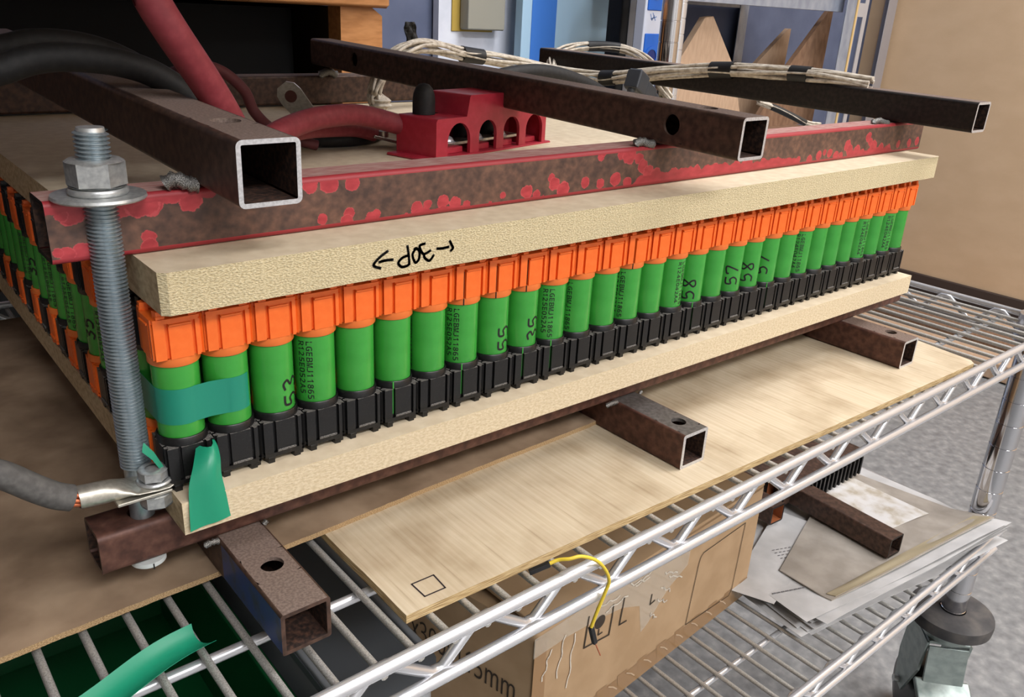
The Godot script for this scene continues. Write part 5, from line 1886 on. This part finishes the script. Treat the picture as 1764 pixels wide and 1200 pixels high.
func background() -> void:
	# desk with a dark space beneath
	var t := thing("desk", "orange wooden desk standing behind the left of the cart", "desk", P(-0.2, -0.6, -0.9))
	var b := mb()
	b.box(Vector3(-0.45, 0.193, -0.845), Vector3(1.86, 0.032, 0.47), 0.004)
	part("desk_top", b, M.oak, t)
	b = mb()
	slab(b, [Vector2(0.4172, -0.6), Vector2(0.4735, -0.6), Vector2(0.4735, 0.168), Vector2(0.4600, 0.177), Vector2(0.4172, 0.177)], -0.650, -0.620)
	part("leg", b, M.oak, t)
	b = mb()
	slab(b, [Vector2(-1.36, -0.6), Vector2(-1.30, -0.6), Vector2(-1.30, 0.177), Vector2(-1.36, 0.177)], -0.650, -0.620)
	part("leg", b, M.oak, t)
	b = mb()
	b.box(Vector3(0.455, -0.212, -0.86), Vector3(0.025, 0.776, 0.41), 0.002)
	part("side_panel", b, plain(c8(70, 48, 30), 0.7), t)
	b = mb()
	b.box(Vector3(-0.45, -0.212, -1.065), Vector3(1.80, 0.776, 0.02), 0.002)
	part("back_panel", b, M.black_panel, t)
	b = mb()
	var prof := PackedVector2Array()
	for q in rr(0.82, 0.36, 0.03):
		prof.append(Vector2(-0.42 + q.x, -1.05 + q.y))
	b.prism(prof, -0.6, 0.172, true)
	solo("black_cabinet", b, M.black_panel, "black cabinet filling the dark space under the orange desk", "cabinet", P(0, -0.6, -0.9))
	# pale cupboard panel with a grey switch box
	t = thing("white_panel", "white panel standing against the blue wall with a grey box on it", "panel", P(0.97, -0.6, -1.06))
	b = mb()
	slab(b, [Vector2(0.8623, -0.6), Vector2(1.0776, -0.6), Vector2(1.0776, 0.75), Vector2(0.8623, 0.75)], -1.078, -1.06)
	part("sheet", b, grained([c8(206, 211, 222), c8(214, 218, 229), c8(220, 224, 233)], [0.2, 0.5, 0.8], 0.01, Vector3(3, 3, 3), 0.6, 0.0, 91), t)
	t = thing("switch_box", "grey switch box on a yellowed backing on the white panel", "box", P(0.95, 0.14, -1.06))
	b = mb()
	b.box(Vector3(0.9400, 0.203, -1.0585), Vector3(0.098, 0.126, 0.003), 0.001)
	part("backing", b, plain(c8(176, 148, 66), 0.8), t)
	b = mb()
	b.box(Vector3(0.9530, 0.207, -1.0430), Vector3(0.090, 0.126, 0.028), 0.003)
	part("housing", b, plain(c8(148, 146, 134), 0.6), t)
	# leaning foam board: pale blue with a darker blue stripe
	t = thing("foam_board", "pale blue foam board with a broad blue stripe behind the pack", "board", P(1.15, -0.6, -1.0))
	b = mb()
	slab(b, [Vector2(1.0153, -0.6), Vector2(1.2776, -0.6), Vector2(1.2740, 0.70), Vector2(1.0153, 0.70)], -1.02, -1.0)
	part("sheet", b, plain(c8(166, 200, 224), 0.6), t)
	b = mb()
	slab(b, [Vector2(1.0391, -0.6), Vector2(1.1027, -0.6), Vector2(1.1027, 0.70), Vector2(1.0391, 0.70)], -0.9999, -0.9989)
	part("stripe", b, plain(c8(56, 118, 204), 0.6), t)
	b = mb()
	slab(b, [Vector2(1.2776, -0.6), Vector2(1.2924, -0.6), Vector2(1.2888, 0.70), Vector2(1.2740, 0.70)], -1.025, -0.998)
	part("edge_strip", b, plain(c8(190, 160, 92), 0.6), t)
	# black extrusion
	t = thing("aluminium_extrusion", "black upright extrusion with a grey slot between the foam board and the level", "extrusion", P(1.16, -0.6, -0.85))
	b = mb()
	b.box(Vector3(1.161, 0.02, -0.87), Vector3(0.056, 1.24, 0.04), 0.003)
	part("bar", b, M.black_panel, t)
	b = mb()
	b.box(Vector3(1.159, 0.02, -0.849), Vector3(0.017, 1.24, 0.003), 0.0008)
	part("slot", b, plain(c8(96, 98, 102), 0.5), t)
	# spirit level
	t = thing("spirit_level", "white spirit level with blue windows standing upright by the chrome post", "level", P(1.11, -0.6, -0.75))
	b = mb()
	b.box(Vector3(1.1130, 0.02, -0.760), Vector3(0.060, 1.24, 0.024), 0.003)
	part("body", b, plain(c8(206, 212, 226), 0.35), t)
	b = mb()
	b.box(Vector3(1.1375, 0.02, -0.7475), Vector3(0.013, 1.24, 0.003), 0.0008)
	part("edge_rail", b, plain(c8(130, 150, 184), 0.35), t)
	var blue := plain(c8(28, 104, 206), 0.4)
	for q in [[0.1250, 0.062], [0.2250, 0.062]]:
		b = mb()
		b.box(Vector3(1.1080, q[0], -0.7480), Vector3(0.040, q[1], 0.004), 0.0015)
		var w := part("window", b, blue, t)
		b = mb()
		b.lathe([Vector2(0.0125, 0), Vector2(0.0175, 0), Vector2(0.0175, 0.002), Vector2(0.0125, 0.002), Vector2(0.0125, 0)], Vector3(1.1080, q[0] - 0.008 if q[0] < 0.2 else q[0] + 0.004, -0.7465), Basis(Vector3.RIGHT, PI / 2), 30)
		part("window_ring", b, blue if q[0] < 0.2 else plain(c8(225, 228, 232), 0.4), w)
		b = mb()
		b.lathe([Vector2(0, 0), Vector2(0.0125, 0), Vector2(0.0125, 0.0008), Vector2(0, 0.0008)], Vector3(1.1080, q[0] - 0.008 if q[0] < 0.2 else q[0] + 0.004, -0.7465), Basis(Vector3.RIGHT, PI / 2), 30)
		part("vial", b, plain(c8(12, 46, 120), 0.3) if q[0] < 0.2 else plain(c8(214, 216, 214), 0.4), w)
	b = mb()
	for st in [[1.098, 0.188, 1.103, 0.178, 1.108, 0.186], [1.100, 0.180, 1.114, 0.184], [1.104, 0.190, 1.112, 0.178]]:
		var pts := []
		var ns := []
		for i in range(0, st.size(), 2):
			pts.append(Vector3(st[i], st[i + 1], -0.7478))
			ns.append(Vector3.BACK)
		b.ribbon(pts, ns, 0.0018)
	part("printed_mark", b, plain(c8(110, 140, 196), 0.5), t)
	# chrome post of another wire rack
	var pr := [Vector2(0, -0.6), Vector2(0.0127, -0.6)]
	var y := -0.58
	while y < 0.6:
		pr.append_array([Vector2(0.0127, y), Vector2(0.0119, y + 0.0006), Vector2(0.0119, y + 0.0022), Vector2(0.0127, y + 0.0028)])
		y += 0.0254
	pr.append_array([Vector2(0.0127, 0.62), Vector2(0, 0.62)])
	b = mb()
	b.lathe(pr, Vector3(1.1052, 0, -0.69), Basis(), 24)
	solo("rack_post", b, M.chrome, "ringed chrome post standing upright right of the spirit level", "post", P(1.1052, -0.6, -0.69))
	# painted steel rack with plywood brackets
	t = thing("steel_rack", "grey painted slotted steel rack in front of the blue wall", "rack", P(1.5, -0.6, -1.0))
	for q in [[1.7950, -0.78, 1], [1.7950, -1.06, 0], [1.3300, -1.045, 0]]:
		b = mb()
		if q[2]:
			# angle post: a wide face and a slotted flange
			b.box(Vector3(q[0] + 0.016, 0.02, q[1]), Vector3(0.040, 1.24, 0.003), 0.001)
		else:
			b.box(Vector3(q[0], 0.02, q[1]), Vector3(0.036, 1.24, 0.003), 0.001)
			b.box(Vector3(q[0] + 0.0165, 0.02, q[1] - 0.018), Vector3(0.003, 1.24, 0.036), 0.001)
		var po := part("post", b, M.rack, t)
		if q[2]:
			b = mb()
			for xx in [0.044, 0.084]:
				b.box(Vector3(q[0] + xx, 0.02, q[1] - 0.0015), Vector3(0.016, 1.24, 0.003), 0.0008)
			for yy in [-0.55, -0.26, 0.222, 0.262, 0.55]:
				b.box(Vector3(q[0] + 0.064, yy, q[1] - 0.0015), Vector3(0.026, 0.030, 0.0028), 0.0006)
			part("slotted_flange", b, plain(c8(176, 174, 176), 0.45, 0.3), po)
			b = mb()
			b.box(Vector3(q[0] + 0.0395, 0.02, q[1] + 0.002), Vector3(0.006, 1.24, 0.004), 0.001)
			part("tan_edge", b, plain(c8(200, 168, 112), 0.6), po)
	for yy in [0.232, -0.06, -0.45]:
		for zz in [-0.802, -1.062]:
			b = mb()
			b.box(Vector3(1.475, yy, zz), Vector3(0.68, 0.034, 0.003), 0.001)
			part("beam", b, M.rack, t)
	for yy in [-0.046, -0.436, 0.256]:
		b = mb()
		b.box(Vector3(1.490, yy, -0.93), Vector3(0.58, 0.008, 0.24), 0.001)
		part("shelf_board", b, M.fir_dark, t)
	# triangular plywood offcuts standing on the rack shelf
	b = mb()
	slab(b, [Vector2(1.225, -0.042), Vector2(1.560, -0.042), Vector2(1.5013, 0.0882), Vector2(1.4054, 0.1911), Vector2(1.3794, 0.188), Vector2(1.3057, 0.0952)], -0.865, -0.85)
	solo("plywood_offcut", b, M.fir, "large pointed plywood offcut with a blunt tip, leftmost on the steel rack", "plywood offcut", P(1.4, -0.042, -0.85))
	b = mb()
	slab(b, [Vector2(1.592, -0.042), Vector2(1.838, -0.042), Vector2(1.846, 0.1735), Vector2(1.836, 0.1735), Vector2(1.707, 0.080)], -0.962, -0.95)
	solo("plywood_offcut", b, M.fir, "smaller pale triangular plywood offcut between the other two on the rack", "plywood offcut", P(1.7, -0.042, -0.95))
	b = mb()
	slab(b, [Vector2(1.600, -0.042), Vector2(1.8500, -0.042), Vector2(1.8560, 0.2213), Vector2(1.8350, 0.2150), Vector2(1.7065, 0.0918)], -0.862, -0.85)
	solo("plywood_offcut", b, M.fir_dark, "dark triangular plywood offcut against the slotted post of the rack", "plywood offcut", P(1.75, -0.042, -0.85))
	# second upright against the tan wall
	b = mb()
	b.box(Vector3(2.415, 0.02, -1.00), Vector3(0.048, 1.24, 0.003), 0.001)
	b.box(Vector3(2.4375, 0.02, -1.018), Vector3(0.003, 1.24, 0.036), 0.001)
	solo("slotted_upright", b, plain(c8(158, 154, 156), 0.45, 0.3), "bare grey steel upright standing against the tan wall", "post", P(2.415, -0.6, -1.0))
	# planks on the floor behind the cart
	var lab := ["plank on the floor behind the cart, nearest the cart", "middle plank on the floor behind the cart", "plank on the floor behind the cart, nearest the tan wall"]
	for k in 3:
		b = mb()
		b.box(Vector3(2.08 + 0.13 * k, -0.575 + 0.004 * k, -0.75 - 0.05 * k), Vector3(0.11, 0.045, 0.95), 0.004, Basis(Vector3.UP, 0.02 * k))
		solo("wooden_plank", b, M.fir if k != 1 else M.fir_dark, "brown " + lab[k], "plank", P(2.08 + 0.13 * k, -0.5975, -0.75))
